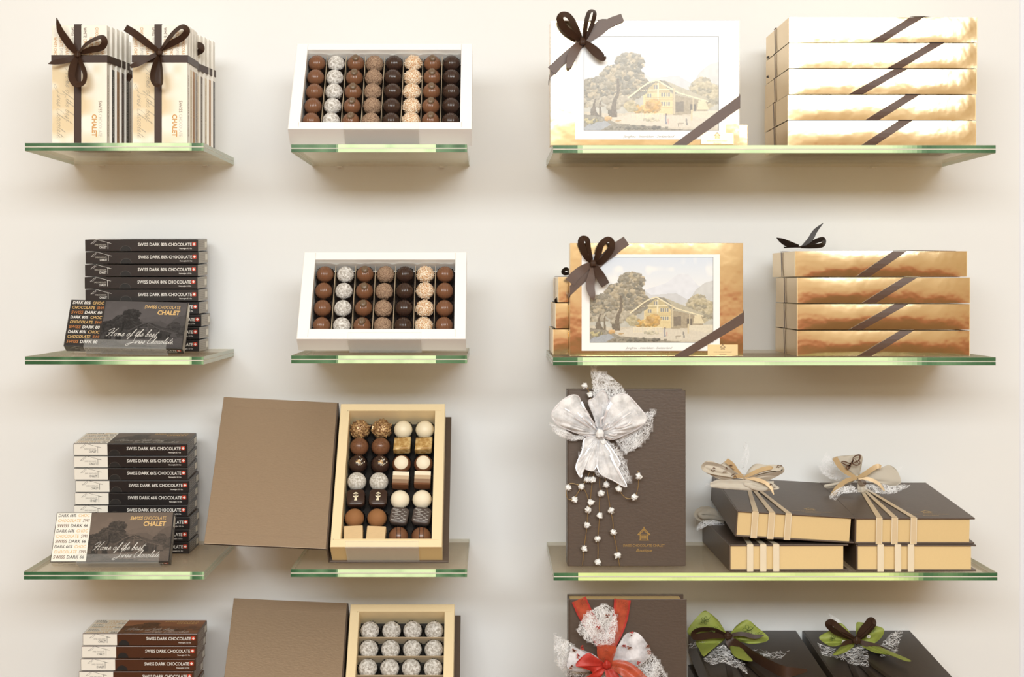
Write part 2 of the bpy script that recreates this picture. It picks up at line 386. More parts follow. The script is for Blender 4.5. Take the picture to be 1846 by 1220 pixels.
    cr1 = (232, 222, 190); dk = (138, 128, 112)
    seg((.33, .65), (.47, .5), .006, cr1); seg((.47, .5), (.54, .465), .006, cr1); seg((.54, .465), (.7, .6), .006, cr1)
    seg((.42, .575), (.65, .56), .004, cr1); seg((.55, .5), (.55, .72), .005, cr1); seg((.67, .56), (.67, .82), .006, (206, 194, 164))
    seg((.7, .6), (.92, .69), .005, cr1); seg((.81, .66), (.81, .84), .004, (200, 188, 160))
    for i in range(6): seg((.37+i*.02, .63-i*.012), (.43+i*.012, .55-i*.01), .003, dk)
    for (x0, y0) in [(.47, .61), (.575, .6), (.575, .7), (.61, .6), (.61, .7), (.47, .7), (.52, .52)]:
        lay((u > x0) & (u < x0+.028) & (v > y0) & (v < y0+.04), (150, 150, 148), 5); seg((x0+.014, y0), (x0+.014, y0+.04), .0025, cr1)
    for y0 in (.655, .67, .685, .76): seg((.45, y0), (.66, y0), .0018, (200, 180, 136))
    lay(inpoly([(.85, .68), (.9, .68), (.93, .78), (.84, .78)]), (222, 210, 178), 8)
    O = [(206, 168, 104), (190, 158, 108), (216, 184, 122), (172, 152, 108)]
    puffs(.44, .77, .11, .035, 90, .018, O); puffs(.52, .72, .05, .04, 50, .018, O); puffs(.35, .75, .04, .05, 40, .018, [(196, 184, 150), (180, 170, 140)])
    # fence, wall, people, path
    lay(inpoly([(.8, .8), (1, .79), (1, .89), (.82, .9)]), (220, 212, 192), 10)
    lay(inpoly([(.2, .87), (.34, .83), (.8, .85), (1, .9), (1, .97), (.5, .97), (.3, .93)]), (214, 206, 190), 8)
    for i in range(22):
        x0 = .355+i*.011
        if x0 < .59: seg((x0, .82), (x0, .885), .0022, (228, 218, 192))
    seg((.35, .83), (.59, .825), .0025, (228, 218, 192)); seg((.35, .87), (.59, .868), .0025, (216, 204, 176))
    seg((.44, .885), (.5, .83), .005, (232, 220, 190)); puffs(.5, .885, .05, .012, 20, .014, [(186, 180, 160), (202, 194, 170)])
    seg((.8, .79), (.8, .89), .007, (214, 200, 166))
    seg((.607, .84), (.61, .93), .005, (146, 148, 158)); seg((.625, .88), (.627, .93), .004, (206, 170, 160)); seg((.61, .825), (.612, .835), .006, (150, 130, 116))
    seg((.76, .88), (.765, .94), .006, (150, 146, 140)); seg((.7, .93), (.735, .925), .006, (176, 166, 150)); seg((.702, .93), (.7, .955), .003, (150, 140, 126))
    seg((.24, .9), (.27, .895), .006, (190, 162, 122))
    lay(v > prof([(0, .83), (.15, .86), (.25, .93), (.5, .955), (.65, .985), (1, 1.01)]), (150, 144, 130), 22)
    lay(inpoly([(0, .97), (.05, .92), (.16, .9), (.2, .94), (.12, 1), (0, 1)]), (168, 172, 178), 10)
    puffs(.05, .9, .06, .02, 26, .014, [(190, 180, 140), (140, 136, 120)]); puffs(.42, .97, .22, .015, 50, .012, [(118, 114, 104), (136, 130, 116)])
    puffs(.18, .88, .02, .02, 8, .012, [(206, 170, 120)])
    return np.clip(im, 0, 255)
LAND = landscape()
def tolin(a):
    a = np.clip(a, 0, 255)/255.; return np.where(a <= .04045, a/12.92, ((a+.055)/1.055)**2.4)
LANDL = tolin(LAND)
_sub = LAND[::2, ::2]
def darkland(tint, k=.36, o=8):
    g = _sub.mean(axis=2, keepdims=True); g = (g-100)*k+o
    return tolin(g*np.array(tint)/100.+12)
# ------------------------------------------------------------------ room
def plane_box(name, a, b, m, **k):
    mb = MB(); mb.box(a[0], b[0], a[1], b[1], a[2], b[2], m); o = mb.build(name); return struct(o)
WX = (1838-PX)*D/F
plane_box('wall_back', (-3, 0, 0), (WX, .1, 3.4), 'wall_paint')
plane_box('wall_right', (WX+.0005, .012, 0), (3, .1, 3.4), 'side_wall')
plane_box('floor', (-3, -5.2, -.1), (3, .1, 0), 'wood_floor')
plane_box('ceiling', (-3, -5.2, 3.4), (3, .1, 3.5), 'ceiling_paint')
plane_box('wall_front', (-3, -5.3, 0), (3, -5.2, 3.4), 'room_wall')
plane_box('added_panel_1', (-3, -5.1995, 0), (3, -5.16, 1.06), 'added_brown_panel')  # unseen panel added so the gold foil mirrors a darker brown low down
plane_box('added_panel_2', (-3, -5.1995, 1.06), (3, -5.14, 1.19), 'added_red_strip')  # unseen strip added to give the gold foil red streaks in reflection
# ------------------------------------------------------------------ glass shelves
SD, ST = .30, .0135
def shelf(x0, x1, ytop, label, seg, tint=(220, 248, 198), z=None):
    zt = P(0, ytop, SD).z if z is None else z
    X0, X1 = P(x0, 0, SD).x, P(x1, 0, SD).x
    t = thing('glass_shelf', label, 'shelf', ((X0+X1)/2, -.0008, zt-ST), (0, 0, 0), 'wall-mounted glass shelves')
    hx = (X1-X0)/2; y0 = -SD+.0008
    h1 = ST/2-.0006
    def pane(nm, z0, z1, seed):
        mb = MB(); r = random.Random(seed)
        mb.box(-hx, hx, y0+.0006, 0, z0, z1, 'frosted_glass', {'l': 'glass_side_edge', 'r': 'glass_side_edge'})
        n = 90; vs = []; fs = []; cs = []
        dk = np.array([56, 100, 70.]); lt = np.array(tint, float)  # dark ends and bright middle: refraction inside the glass painted into the edge colour
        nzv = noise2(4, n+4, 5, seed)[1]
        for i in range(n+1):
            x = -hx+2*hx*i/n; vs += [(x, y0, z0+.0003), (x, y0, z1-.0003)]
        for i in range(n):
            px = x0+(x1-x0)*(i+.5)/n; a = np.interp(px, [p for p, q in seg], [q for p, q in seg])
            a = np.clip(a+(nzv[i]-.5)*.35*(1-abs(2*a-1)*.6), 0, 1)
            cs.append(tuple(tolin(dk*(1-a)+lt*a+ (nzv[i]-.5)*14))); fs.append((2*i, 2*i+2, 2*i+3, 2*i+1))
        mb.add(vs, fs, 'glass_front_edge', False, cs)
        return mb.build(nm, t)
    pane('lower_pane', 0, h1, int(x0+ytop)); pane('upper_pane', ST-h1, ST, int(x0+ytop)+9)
    mb = MB(); mb.box(-hx+.0004, hx-.0004, y0+.0002, -.0004, h1, ST-h1, 'frosted_glass', {'f': 'sticker_white', 'l': 'sticker_white', 'r': 'sticker_white'}); mb.build('interlayer', t)
    # small chrome fixings under the glass at the wall
    for fx in (-hx*.65, hx*.65):
        mb = MB(); mb.bbox(fx-.005, fx+.005, -.012, 0, -.003, -.0002, 'ink_white', .0008); mb.build('wall_bracket', t)
    return zt
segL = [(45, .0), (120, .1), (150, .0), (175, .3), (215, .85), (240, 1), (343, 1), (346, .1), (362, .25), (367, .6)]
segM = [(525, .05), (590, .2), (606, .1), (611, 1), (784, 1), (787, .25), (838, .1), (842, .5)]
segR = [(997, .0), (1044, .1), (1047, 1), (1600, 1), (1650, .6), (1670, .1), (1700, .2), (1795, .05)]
Z = {}
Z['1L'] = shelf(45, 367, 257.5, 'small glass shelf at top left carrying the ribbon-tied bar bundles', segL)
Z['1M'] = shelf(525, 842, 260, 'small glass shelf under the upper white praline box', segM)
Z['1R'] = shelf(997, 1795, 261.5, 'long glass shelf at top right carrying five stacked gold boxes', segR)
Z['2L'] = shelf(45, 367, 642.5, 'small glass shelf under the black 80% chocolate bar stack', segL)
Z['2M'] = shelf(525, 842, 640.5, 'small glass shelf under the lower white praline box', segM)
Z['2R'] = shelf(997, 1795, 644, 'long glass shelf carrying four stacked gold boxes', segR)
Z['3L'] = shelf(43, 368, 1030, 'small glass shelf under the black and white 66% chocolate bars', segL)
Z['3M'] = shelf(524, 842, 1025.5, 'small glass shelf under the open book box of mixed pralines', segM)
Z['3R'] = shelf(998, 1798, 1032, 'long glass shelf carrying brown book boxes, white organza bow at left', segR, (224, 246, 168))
DZ4 = 385*(D-SD)/F
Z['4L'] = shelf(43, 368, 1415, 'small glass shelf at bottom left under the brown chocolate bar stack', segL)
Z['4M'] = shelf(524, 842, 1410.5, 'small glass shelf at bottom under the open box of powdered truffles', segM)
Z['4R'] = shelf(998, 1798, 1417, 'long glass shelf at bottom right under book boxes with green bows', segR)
# ------------------------------------------------------------------ ribbons and fabric loops
YA = Vector((0, 1, 0))
def strip(mb, pts, w, m, ang=0, n=8, na=1, fold=0, crk=0, th=.0004, seed=0, raw=False, edge=None, edgew=0):
    """pts (px,py,yw[,wscale[,ang]]) -> cloth strip; ang 0 = flat to the viewer, 90 = edge on; raw: pts are world xyz"""
    r = random.Random(seed)
    full = []
    for p in pts:
        p = tuple(p); q = p[:3]; s_ = p[3] if len(p) > 3 else 1; a = p[4] if len(p) > 4 else ang
        v = Vector(q) if raw else P(*q)
        full.append((v.x, v.y, v.z, s_, a))
    c = cr(full, n); N = len(c); na = max(na, 1)
    rows = []; nrm = []
    ph = r.random()*6
    for i, q in enumerate(c):
        p = Vector(q[:3]); t = Vector(c[min(i+1, N-1)][:3])-Vector(c[max(i-1, 0)][:3])
        if t.length < 1e-9: t = Vector((1, 0, 0))
        t.normalize(); pr = t.cross(YA)
        if pr.length < .05: pr = Vector((1, 0, 0)) if not nrm else prev
        pr.normalize(); prev = pr
        a = R(q[4]); d = (pr*math.cos(a)+YA*math.sin(a)); nn = t.cross(d).normalized()
        row = []
        for k in range(na+1):
            u = k/na*2-1
            off = fold*math.cos(u*math.pi*1.5+ph)*q[3]+crk*math.sin(i*.9+u*5+ph)*math.sin(i*.37+u*3+ph*2)
            row.append((p+d*u*w/2*q[3]+nn*off, nn))
        rows.append(row)
    vs = []; fs = []
    for row in rows:
        for (p, nn) in row: vs += [p-nn*th/2, p+nn*th/2]
    K = 2*(na+1)
    ms = []
    for i in range(len(rows)-1):
        for k in range(na):
            a = i*K+2*k; b = a+K
            em = edge if (edge and (k == 0 or k == na-1)) else m
            fs.append((a, a+2, b+2, b)); ms.append(em); fs.append((a+1, b+1, b+3, a+3)); ms.append(em)
    mb.add(vs, fs, ms, True); sv = []; sf = []
    for off in (0, 2*na):
        for i in range(len(rows)): sv += [vs[i*K+off], vs[i*K+off+1]]
    for h_ in (0, len(rows)*2):
        for i in range(len(rows)-1): a = h_+2*i; sf.append((a, a+2, a+3, a+1))
    for i in (0, len(rows)-1):
        b = len(sv); sv += vs[i*K:i*K+K]; sf += [(b+2*j, b+2*j+1, b+2*j+3, b+2*j+2) for j in range(na)]
    mb.add(sv, sf, m)
    return mb
def petal(mb, kn, out, ox, oy, s_, Y, m, bulge=.012, fold=.0025, fr=5, seed=0, edge=None, nr=9, surf=None):
    """puffed cloth loop: two sheets meeting along the outline and at the knot"""
    r = random.Random(seed); ph = r.random()*6; pts = cr([(float(a), float(b)) for a, b in out], 5); n = len(pts)
    L = max(math.hypot(a-kn[0], b-kn[1]) for a, b in pts)
    for sgn in (1, -1):
        vs = []; fs = []; ms = []
        for i, (a, b) in enumerate(pts):
            for j in range(nr+1):
                q = j/nr; x = kn[0]+(a-kn[0])*q; y = kn[1]+(b-kn[1])*q; u = i/(n-1); d = math.hypot(x-kn[0], y-kn[1])/L
                side = math.sin(math.pi*u)**.5
                dp = (max(Y, surf(oy+y/s_)+.004) if surf else Y)+d*.016+sgn*bulge*side*math.sin(math.pi*min(1, q))**.8*.8+sgn*fold*math.sin(u*fr*6.283+ph+q*1.3)*q*(1-q*.55)
                dp += .0012*math.sin(u*23+q*7+ph)*q
                vs.append(P(ox+x/s_, oy+y/s_, dp))
        for i in range(n-1):
            for j in range(nr):
                a = i*(nr+1)+j; fs.append((a, a+1, a+nr+2, a+nr+1)); ms.append(edge if (edge and j == nr-1 and nr > 0) else m)
        mb.add(vs, fs, ms, True)
def fabric_bow(parent, ox, oy, s_, Y, loops, fab, knotp, kr, fmat, prefix='fabric_bow'):
    mb = MB()
    for i, (L, w_, a) in enumerate(loops): strip(mb, Q(L, ox, oy, s_, Y), w_, fmat, a, 8, 6, .0022, .0012, .0005, i+3)
    knot(mb, ox+knotp[0]/s_, oy+knotp[1]/s_, Y+.002, kr, fmat, 2)
    return mb.build(prefix, parent, True)
def blot(mb, cx, cy, Y, w_, m, seed=0, n=3):
    """small printed motifs: short curved strokes"""
    r = random.Random(seed)
    for _ in range(n):
        x, y = cx+r.uniform(-w_, w_), cy+r.uniform(-w_, w_)
        strip(mb, [(x, y, Y, .4), (x+r.uniform(1, 3), y-r.uniform(1, 3), Y, 1), (x+r.uniform(3, 6), y+r.uniform(-2, 2), Y, .3)], .0014, m, 0, 4)
Y = .085
def knot(mb, px, py, yw, r, m, seed=0):
    rr = random.Random(seed); bm = bmesh.new(); bmesh.ops.create_icosphere(bm, subdivisions=3, radius=1)
    c = P(px, py, yw)
    for v in bm.verts:
        q = v.co.copy(); k = 1+.12*math.sin(q.x*6+seed)+.1*math.sin(q.z*9)
        v.co = Vector((c.x+q.x*r*k, c.y+q.y*r*.7*k, c.z+q.z*r*1.1*k))
    mb.bm(bm, m, True)
def pinpoly(x, y, pts):
    c = False; j = len(pts)-1
    for i in range(len(pts)):
        xi, yi = pts[i][:2]; xj, yj = pts[j][:2]
        if (yi > y) != (yj > y) and x < (xj-xi)*(y-yi)/((yj-yi) or 1e-9)+xi: c = not c
        j = i
    return c
def net(mb, poly, yw, n, seed=1, m='fibre_white', wd=.00035, film=True, bulge=.012, rim=True, ln=60, surf=None):
    """loose fibre net filling an outline given in photo px at depth yw, bulging towards the viewer"""
    r = random.Random(seed)
    x0, x1 = min(p[0] for p in poly), max(p[0] for p in poly); y0, y1 = min(p[1] for p in poly), max(p[1] for p in poly)
    cx, cy = (x0+x1)/2, (y0+y1)/2
    ph = r.random()*6
    def dep(x, y):
        a, b = (x-cx)/(x1-x0)*2, (y-cy)/(y1-y0)*2
        base = max(yw, surf(y)) if surf else yw
        return base+bulge*math.cos(min(1.5, math.hypot(a, b)*1.1))+bulge*.35*math.sin(a*5+ph+b*3)
    for _ in range(n):
        for _t in range(20):
            ax, ay = r.uniform(x0, x1), r.uniform(y0, y1)
            if pinpoly(ax, ay, poly): break
        th = r.random()*6.283; cv = r.uniform(-.12, .12); L = r.uniform(.3, 1)*ln
        pts = []; x, y = ax, ay
        for k in range(9):
            if not pinpoly(x, y, poly): break
            p = P(x, y, dep(x, y)+r.uniform(-.0006, .0006)); pts.append(p); x += math.cos(th)*L/8; y += math.sin(th)*L/8; th += cv
        if len(pts) < 3: continue
        vs = []; fs = []
        for i, p in enumerate(pts):
            t = pts[min(i+1, len(pts)-1)]-pts[max(i-1, 0)]; d = t.cross(YA).normalized()*wd/2
            vs += [p-d, p+d]
        for i in range(len(pts)-1): fs.append((2*i, 2*i+1, 2*i+3, 2*i+2))
        mb.add(vs, fs, m)
    if film:
        g = 12; bm = bmesh.new()
        idx = {}
        vs = []; fs = []
        for j in range(g+1):
            for i in range(g+1):
                x = x0+(x1-x0)*i/g; y = y0+(y1-y0)*j/g; vs.append(P(x, y, dep(x, y)-.0004))
        for j in range(g):
            for i in range(g):
                if pinpoly(x0+(x1-x0)*(i+.5)/g, y0+(y1-y0)*(j+.5)/g, poly):
                    a = j*(g+1)+i; fs.append((a, a+1, a+g+2, a+g+1))
        bm.free(); mb.add(vs, fs, 'net_film', True)
def tube(mb, pts, rad, m, n=6, sm=6):
    """pts are world xyz"""
    c = [Vector(p) for p in cr([tuple(p) for p in pts], sm)]; vs = []; fs = []
    for i, p in enumerate(c):
        t = (c[min(i+1, len(c)-1)]-c[max(i-1, 0)]).normalized(); a = t.cross(YA)
        if a.length < .05: a = t.cross(Vector((1, 0, 0)))
        a.normalize(); b = t.cross(a)
        for k in range(n):
            th = 6.283*k/n; vs.append(p+(a*math.cos(th)+b*math.sin(th))*rad)
    for i in range(len(c)-1):
        for k in range(n): fs.append((i*n+k, i*n+(k+1) % n, (i+1)*n+(k+1) % n, (i+1)*n+k))
    fs.append(tuple(range(n))[::-1]); fs.append(tuple((len(c)-1)*n+k for k in range(n)))
    mb.add(vs, fs, m, True)
# ------------------------------------------------------------------ emblem drawings
def house_logo(mb, x, y, z, w, ink, ink2):
    """outline roof with name below; x,y = lower left; w = width"""
    h = w*.33
    mb.line2([(x, y+h*.35), (x+w*.28, y+h), (x+w, y+h*.42), (x+w*.8, y+h*.5)], .00045, z, ink)
    mb.line2([(x, y+h*.35), (x+w*.13, y+h*.4), (x+w*.28, y+h*.82)], .0003, z, ink)
    mb.line2([(x+w*.83, y+h*.5), (x+w*.83, y-h*.35)], .0006, z, ink)
    mb.textw('SWISS CHOCOLATE', x+w*.2, y+h*.12, z, w*.1, w*.55, ink2)
    mb.textw('CHALET', x+w*.42, y-h*.3, z, w*.15, w*.35, ink, bold=.01)
def cross_sign(mb, x, y, z, s_):
    mb.poly([(x, y, z), (x+s_, y, z), (x+s_, y+s_, z), (x, y+s_, z)], 'cross_red')
    e = z+.00012; c = s_/2
    for (a, b) in ((.34, .12), (.12, .34)):
        mb.poly([(x+c-a*s_, y+c-b*s_, e), (x+c+a*s_, y+c-b*s_, e), (x+c+a*s_, y+c+b*s_, e), (x+c-a*s_, y+c+b*s_, e)], 'ink_white'); e += .00008
def chalet_mark(mb, cx, y, z, w, ink):
    """small farmhouse emblem with two lines of lettering; total width w"""
    s_ = w*.3
    q = lambda a, b: (cx+a*s_, y+b*s_)
    mb.line2([q(-.5, .42), q(0, .95), q(.5, .42)], s_*.07, z, ink); mb.line2([q(-.42, .4), q(0, .78), q(.42, .4)], s_*.05, z, ink)
    mb.line2([q(-.34, .42), q(.34, .42)], s_*.05, z, ink); mb.line2([q(-.3, .0), q(-.3, .42)], s_*.06, z, ink); mb.line2([q(.3, .0), q(.3, .42)], s_*.06, z, ink)
    mb.line2([q(-.4, .0), q(.4, .0)], s_*.06, z, ink); mb.line2([q(-.3, .14), q(.3, .14)], s_*.04, z, ink)
    mb.line2([q(0, .78), q(0, 1.05)], s_*.08, z, ink)
    for a in (-.15, .0, .15): mb.poly([(*q(a-.05, .2), z), (*q(a+.05, .2), z), (*q(a+.05, .34), z), (*q(a-.05, .34), z)], ink)
    mb.textw('SWISS CHOCOLATE CHALET', cx, y-w*.16, z, w*.085, w, ink, align='CENTER')
    mb.textw('Boutique', cx, y-w*.28, z, w*.1, w*.38, ink, shear=.4, align='CENTER')
# ------------------------------------------------------------------ chocolate bars
BW, BD, BT = .2025, .089, .0212
def bar_face(mb, kind, w, d, z):
    """artwork of the large face, local xy"""
    if kind == 80: bg, a, b, c_, tint, k, o = None, 'ink_white', 'ink_tan', 'ink_orange', (100, 95, 97), .5, 8
    elif kind == 66: bg, a, b, c_, tint, k, o = 'white_carton', 'ink_black', 'ink_tan', 'ink_brown', (104, 90, 80), .52, 24
    else: bg, a, b, c_, tint, k, o = 'white_carton', 'ink_black', 'ink_tan', 'ink_brown', (118, 74, 48), .55, 44
    sp = w*.30
    if bg: mb.poly([(.0012, .0012, z), (sp, .0012, z), (sp, d-.0012, z), (.0012, d-.0012, z)], bg)
    mb.raster(sp, .0012, w-.0012, d-.0012, z, darkland(tint, k, o), 'printed_dark')
    z2 = z+.00015
    L = [('DARK %d%% ' % kind, a, 'CHOC', b), ('CHOCOLATE ', b, 'SWI', c_), ('SWISS ', c_, 'DARK %d' % kind, a)]
    if kind == 0: L = [('DARK ', a, 'CHOCOLA', b), ('SWISS ', a, 'DARK C', b), ('CHOCOLATE ', b, 'SWI', a)]
    for i in range(9):
        s1, m1, s2, m2 = L[i % 3]; y = d*(.905-i*.1045); sz = d*.088
        full = glyphs(s1+s2, .012)[2]; sx = (sp-.0065)/(full*sz)
        wa = glyphs(s1.strip(), .012)[2]*sz*sx+sz*.3
        mb.text(s1.strip(), .004, y, z2, sz, m1, sx*.96, .12, bold=.012); mb.text(s2, .004+wa, y, z2, sz, m2, sx*.96, .12, bold=.012)
    ik = 'ink_tan'
    mb.textw('SWISS', w*.635, d*.84, z2, d*.095, w*.105, ik, .12, bold=.02); mb.textw('CHOCOLATE', w*.75, d*.84, z2, d*.095, w*.19, ik, .12)
    mb.textw('CHALET', w*.75, d*.715, z2, d*.13, w*.19, ik, .1, bold=.03)
    script(mb, 'Home of the best', w*.36, d*.235, z2, d*.155, 'ink_white', .00055, .55); script(mb, 'Swiss Chocolate.', w*.55, d*.085, z2, d*.145, 'ink_white', .00055, .55)
def bar_proto(kind, full):
    """returns (carton, [parts]) meshes as functions of a parent"""
    main = {80: 'black_carton', 66: 'black_carton', 0: 'brown_carton'}[kind]
    side = {80: 'carton_side_gray', 66: 'carton_side_dark', 0: 'carton_side_brown'}[kind]
    mb = MB(); mb.bbox(0, BW, 0, BD, 0, BT, main, .0009)
    e = .00015
    if full: bar_face(mb, kind, BW, BD, BT+e)
    # front long side: local xz plane -> use matrix mapping (x,y)->(x,0,z)
    F1 = Matrix(((1, 0, 0, 0), (0, 0, -1, 0), (0, 1, 0, 0), (0, 0, 0, 1))); mb.M = F1
    sp = BW*.30
    if kind != 80: mb.poly([(.0008, .0008, e), (sp, .0008, e), (sp, BT-.0008, e), (.0008, BT-.0008, e)], 'white_carton')
    lx = BW*.05 if kind == 80 else BW*.06
    house_logo(mb, lx, BT*.42, e*2, BW*.185, 'ink_white' if kind == 80 else 'ink_black', 'ink_pale' if kind == 80 else 'ink_gray')
    st = {80: 'SWISS DARK 80% CHOCOLATE', 66: 'SWISS DARK 66% CHOCOLATE', 0: 'SWISS DARK CHOCOLATE'}[kind]
    wd = BW*(.475 if kind else .39)
    mb.textw(st, BW*.945, BT*.46, e*2, BT*.38, wd, 'ink_white', 0, 'RIGHT', .012)
    mb.textw('Netweight: 3.5 Oz', BW*.945, BT*.2, e*2, BT*.15, BW*.11, 'ink_white', 0, 'RIGHT', .012)
    cross_sign(mb, BW*.949, BT*.45, e*2, BT*.32)
    # right end with ingredients lines
    mb.M = Matrix(((0, 0, 1, BW), (1, 0, 0, 0), (0, 1, 0, 0), (0, 0, 0, 1)))
    mb.poly([(.0009, .0009, e), (BD-.0009, .0009, e), (BD-.0009, BT-.0009, e), (.0009, BT-.0009, e)], side)
    ink = {80: 'ink_gray', 66: 'ink_pale', 0: 'ink_pale'}[kind]
    for i in range(5):
        y = BT*(.82-i*.15)
        for (a, b) in ((.08, .38), (.41, .66)): mb.line2([(BD*a, y), (BD*b, y)], .0007, e*2, ink)
    mb.M = Matrix()
    return mb
def bar_parts(kind, t, carton_mesh=None):
    if carton_mesh is None: c = bar_proto(kind, kind != 80 or True).build('carton', t)
    st = MB(); st.box(BW+.0003, BW+.0006, BD*.72, BD*.93, BT*.25, BT*.75, 'sticker_white'); st.build('sticker', t)
    n = MB(); x = BW*.36; r = BT*.45; pts = [(x+r*1.05*math.cos(math.pi*k/14), -.0003, .0006+r*math.sin(math.pi*k/14)) for k in range(15)]
    n.poly(pts, 'notch_dark')
    n.M = Matrix(((1, 0, 0, 0), (0, 0, -1, 0), (0, 1, 0, 0), (0, 0, 0, 1)))
    n.line2([(p[0], p[2]) for p in pts], .0005, .00045, 'carton_side_dark' if kind else 'brown_carton'); n.M = Matrix()
    n.build('thumb_notch', t)
    return t
ORD = ['topmost', 'second from top', 'third from top', 'fourth from top', 'fifth from top', 'sixth from top', 'seventh from top', 'eighth from top', 'ninth from top', 'tenth from top', 'eleventh from top']
def bar_stack(kind, fronts, zshelf, yfront, nm, cat, grp, tilt=0):
    """fronts: list of (left px, top px) from the top down"""
    t0 = thing('chocolate_bar', '', cat, (0, 0, 0), (0, 0, 0), grp); bar_parts(kind, t0)
    n = len(fronts)
    for i, (lx, ty) in enumerate(fronts):
        o = t0 if i == 0 else copy_tree(t0)
        zt = CZ+(PY-ty)*(D-yfront)/F
        lvl = n-1-i; zb = zshelf+lvl*((CZ+(PY-fronts[0][1])*(D-yfront)/F)-zshelf-BT)/(n-1)
        jx = rnd.uniform(-.0015, .0015)
        o.location = (P(lx, 0, yfront).x, -yfront+rnd.uniform(0, .001), zb+.0003)
        o.rotation_euler = (R(tilt*lvl), 0, R(rnd.uniform(-.35, .35)))
        o['label'] = nm % ORD[i]
xs80 = [153.3, 154, 153, 152.5, 153.5, 155, 159, 155.5, 155.5]
bar_stack(80, [(x, 432+i*22.5) for i, x in enumerate(xs80)], Z['2L'], .122, 'black 80%% chocolate bar box, %s in the stack', 'chocolate bar', 'stacked black 80% bars', .35)
xs66 = [132.5, 133, 133.5, 136, 134.5, 133, 137, 135, 136]
bar_stack(66, [(x, 799.5+i*22.6) for i, x in enumerate(xs66)], Z['3L'], .137, 'black and white 66%% chocolate bar box, %s in its stack', 'chocolate bar', 'stacked 66% bars', .85)
xs0 = [149, 147, 145.5, 142]+[144]*6
bar_stack(0, [(x, 1142+i*22.6) for i, x in enumerate(xs0)], Z['4L'], .165, 'brown and white dark chocolate bar box, %s in its stack', 'chocolate bar', 'stacked brown and white bars', .3)
# ------------------------------------------------------------------ clear display stands
def stand(x0, x1, t_, loc, rot, zshelf, label, lip=.013, up=.06, grp=None):
    """bent acrylic sheet: back rest, ledge and lip in the tilted frame of the thing it carries, plus a rear strut"""
    t = thing('display_stand', label, 'display stand', loc, rot, grp)
    a = .0022; e = .0006
    mb = MB(); mb.box(x0, x1, -e-a, up, -e-a, -e, 'clear_acrylic'); mb.build('back_rest', t)
    mb = MB(); mb.box(x0, x1, -e-a, -e, -e, t_+e, 'clear_acrylic'); mb.build('ledge', t)
    mb = MB(); mb.box(x0, x1, -e-a, lip, t_+e, t_+e+a, 'clear_acrylic'); mb.build('lip', t)
    Mi = Matrix.LocRotScale(Vector(loc), Euler(rot), None)
    p = Mi @ Vector(((x0+x1)/2, up*.9, -e-a)); k = (p.z-zshelf)
    mb = MB(); hx = (x1-x0)/2*.8; q = p.copy(); yb = min(p.y+k*.25, -.004)
    vs = [(p.x-hx, p.y, p.z), (p.x+hx, p.y, p.z), (p.x+hx, yb, zshelf+.0002), (p.x-hx, yb, zshelf+.0002)]
    vs += [(x, y+.002, z) for x, y, z in vs]
    mb.add(vs, [(0, 1, 2, 3), (7, 6, 5, 4), (0, 4, 5, 1), (1, 5, 6, 2), (2, 6, 7, 3), (3, 7, 4, 0)], 'clear_acrylic')
    mb.build('strut', t, True)
    return t
def leaning_bar(kind, px, py, yw, rot, label, z):
    p = P(px, py, yw); t = thing('chocolate_bar', label, 'chocolate bar', p, (R(rot[0]), R(rot[1]), R(rot[2])))
    bar_parts(kind, t); return t
leaning_bar(80, 119.5, 633, .238, (62, 1.3, 0), 'black 80% chocolate bar box leaning in front of the black stack', Z['2L'])
stand(.035, .175, BT, P(119.5, 633, .238), (R(62), R(1.3), 0), Z['2L'], 'clear stand holding the leaning black 80% chocolate bar', grp=None)
leaning_bar(66, 96, 1020, .238, (62, -.3, 0), 'black and white 66% chocolate bar box leaning before its stack', Z['3L'])
stand(.045, .185, BT, P(96, 1020, .238), (R(62), R(-.3), 0), Z['3L'], 'clear stand holding the leaning 66% chocolate bar')
# ------------------------------------------------------------------ ribbon-tied bundles of bars
def white_face(mb, H, W):
    """local xy plane, x along the bar"""
    h, w_ = 44, 96; n = noise2(h, w_, 16, 4)*.55+noise2(h, w_, 7, 8)*.45; n[:, :] = n
    X = np.linspace(0, 1, w_)[None, :]; Y = np.linspace(0, 1, h)[:, None]
    k = np.clip((n-.36)*3.2*np.clip(Y*1.3+.1, 0, 1)*np.clip((X-.22)*8, 0, 1), 0, 1)[..., None]
    im = np.array([246, 242, 230.])*(1-k)+np.array([228, 208, 170.])*k
    mb.raster(.0008, .0008, H-.0008, W-.0008, .0001, tolin(im), 'printed_dark')
    z = .0003; ro = ['WHITE ', 'CHOCOLATE ', 'SWISS ']; ik = ['ink_white', 'ink_ochre', 'ink_brown', 'ink_lightgray']
    for i in range(9):
        y = W*(.9-i*.108); x = .004
        for k_ in range(3):
            s_ = ro[(i+k_) % 3]; sz = W*.082; wd = glyphs(s_.strip(), .01)[2]*sz*.72
            if x+wd > H*.30: 
                s_ = s_[:4]; wd = glyphs(s_.strip(), .01)[2]*sz*.72
                if x+wd > H*.31: break
            mb.text(s_.strip(), x, y, z, sz, ik[(i*2+k_) % 4] if s_[0] != 'C' else 'ink_ochre', .72, bold=.01); x += wd+sz*.25
    script(mb, 'Home of the best', H*.38, W*.25, z, W*.155, 'ink_gray', .00035, .55); script(mb, 'Swiss Chocolate.', H*.54, W*.09, z, W*.155, 'ink_gray', .00035, .55)
    mb.textw('SWISS', H*.64, W*.85, z, W*.085, H*.1, 'ink_brown', .0, bold=.0); mb.textw('CHOCOLATE', H*.755, W*.85, z, W*.085, H*.19, 'ink_lightgray')
    mb.textw('CHALET', H*.755, W*.73, z, W*.12, H*.19, 'ink_ochre', bold=.03)
SIDES = ['white_carton', 'side_black', 'side_caramel', 'side_brown', 'side_black', 'side_gray', 'side_cream']
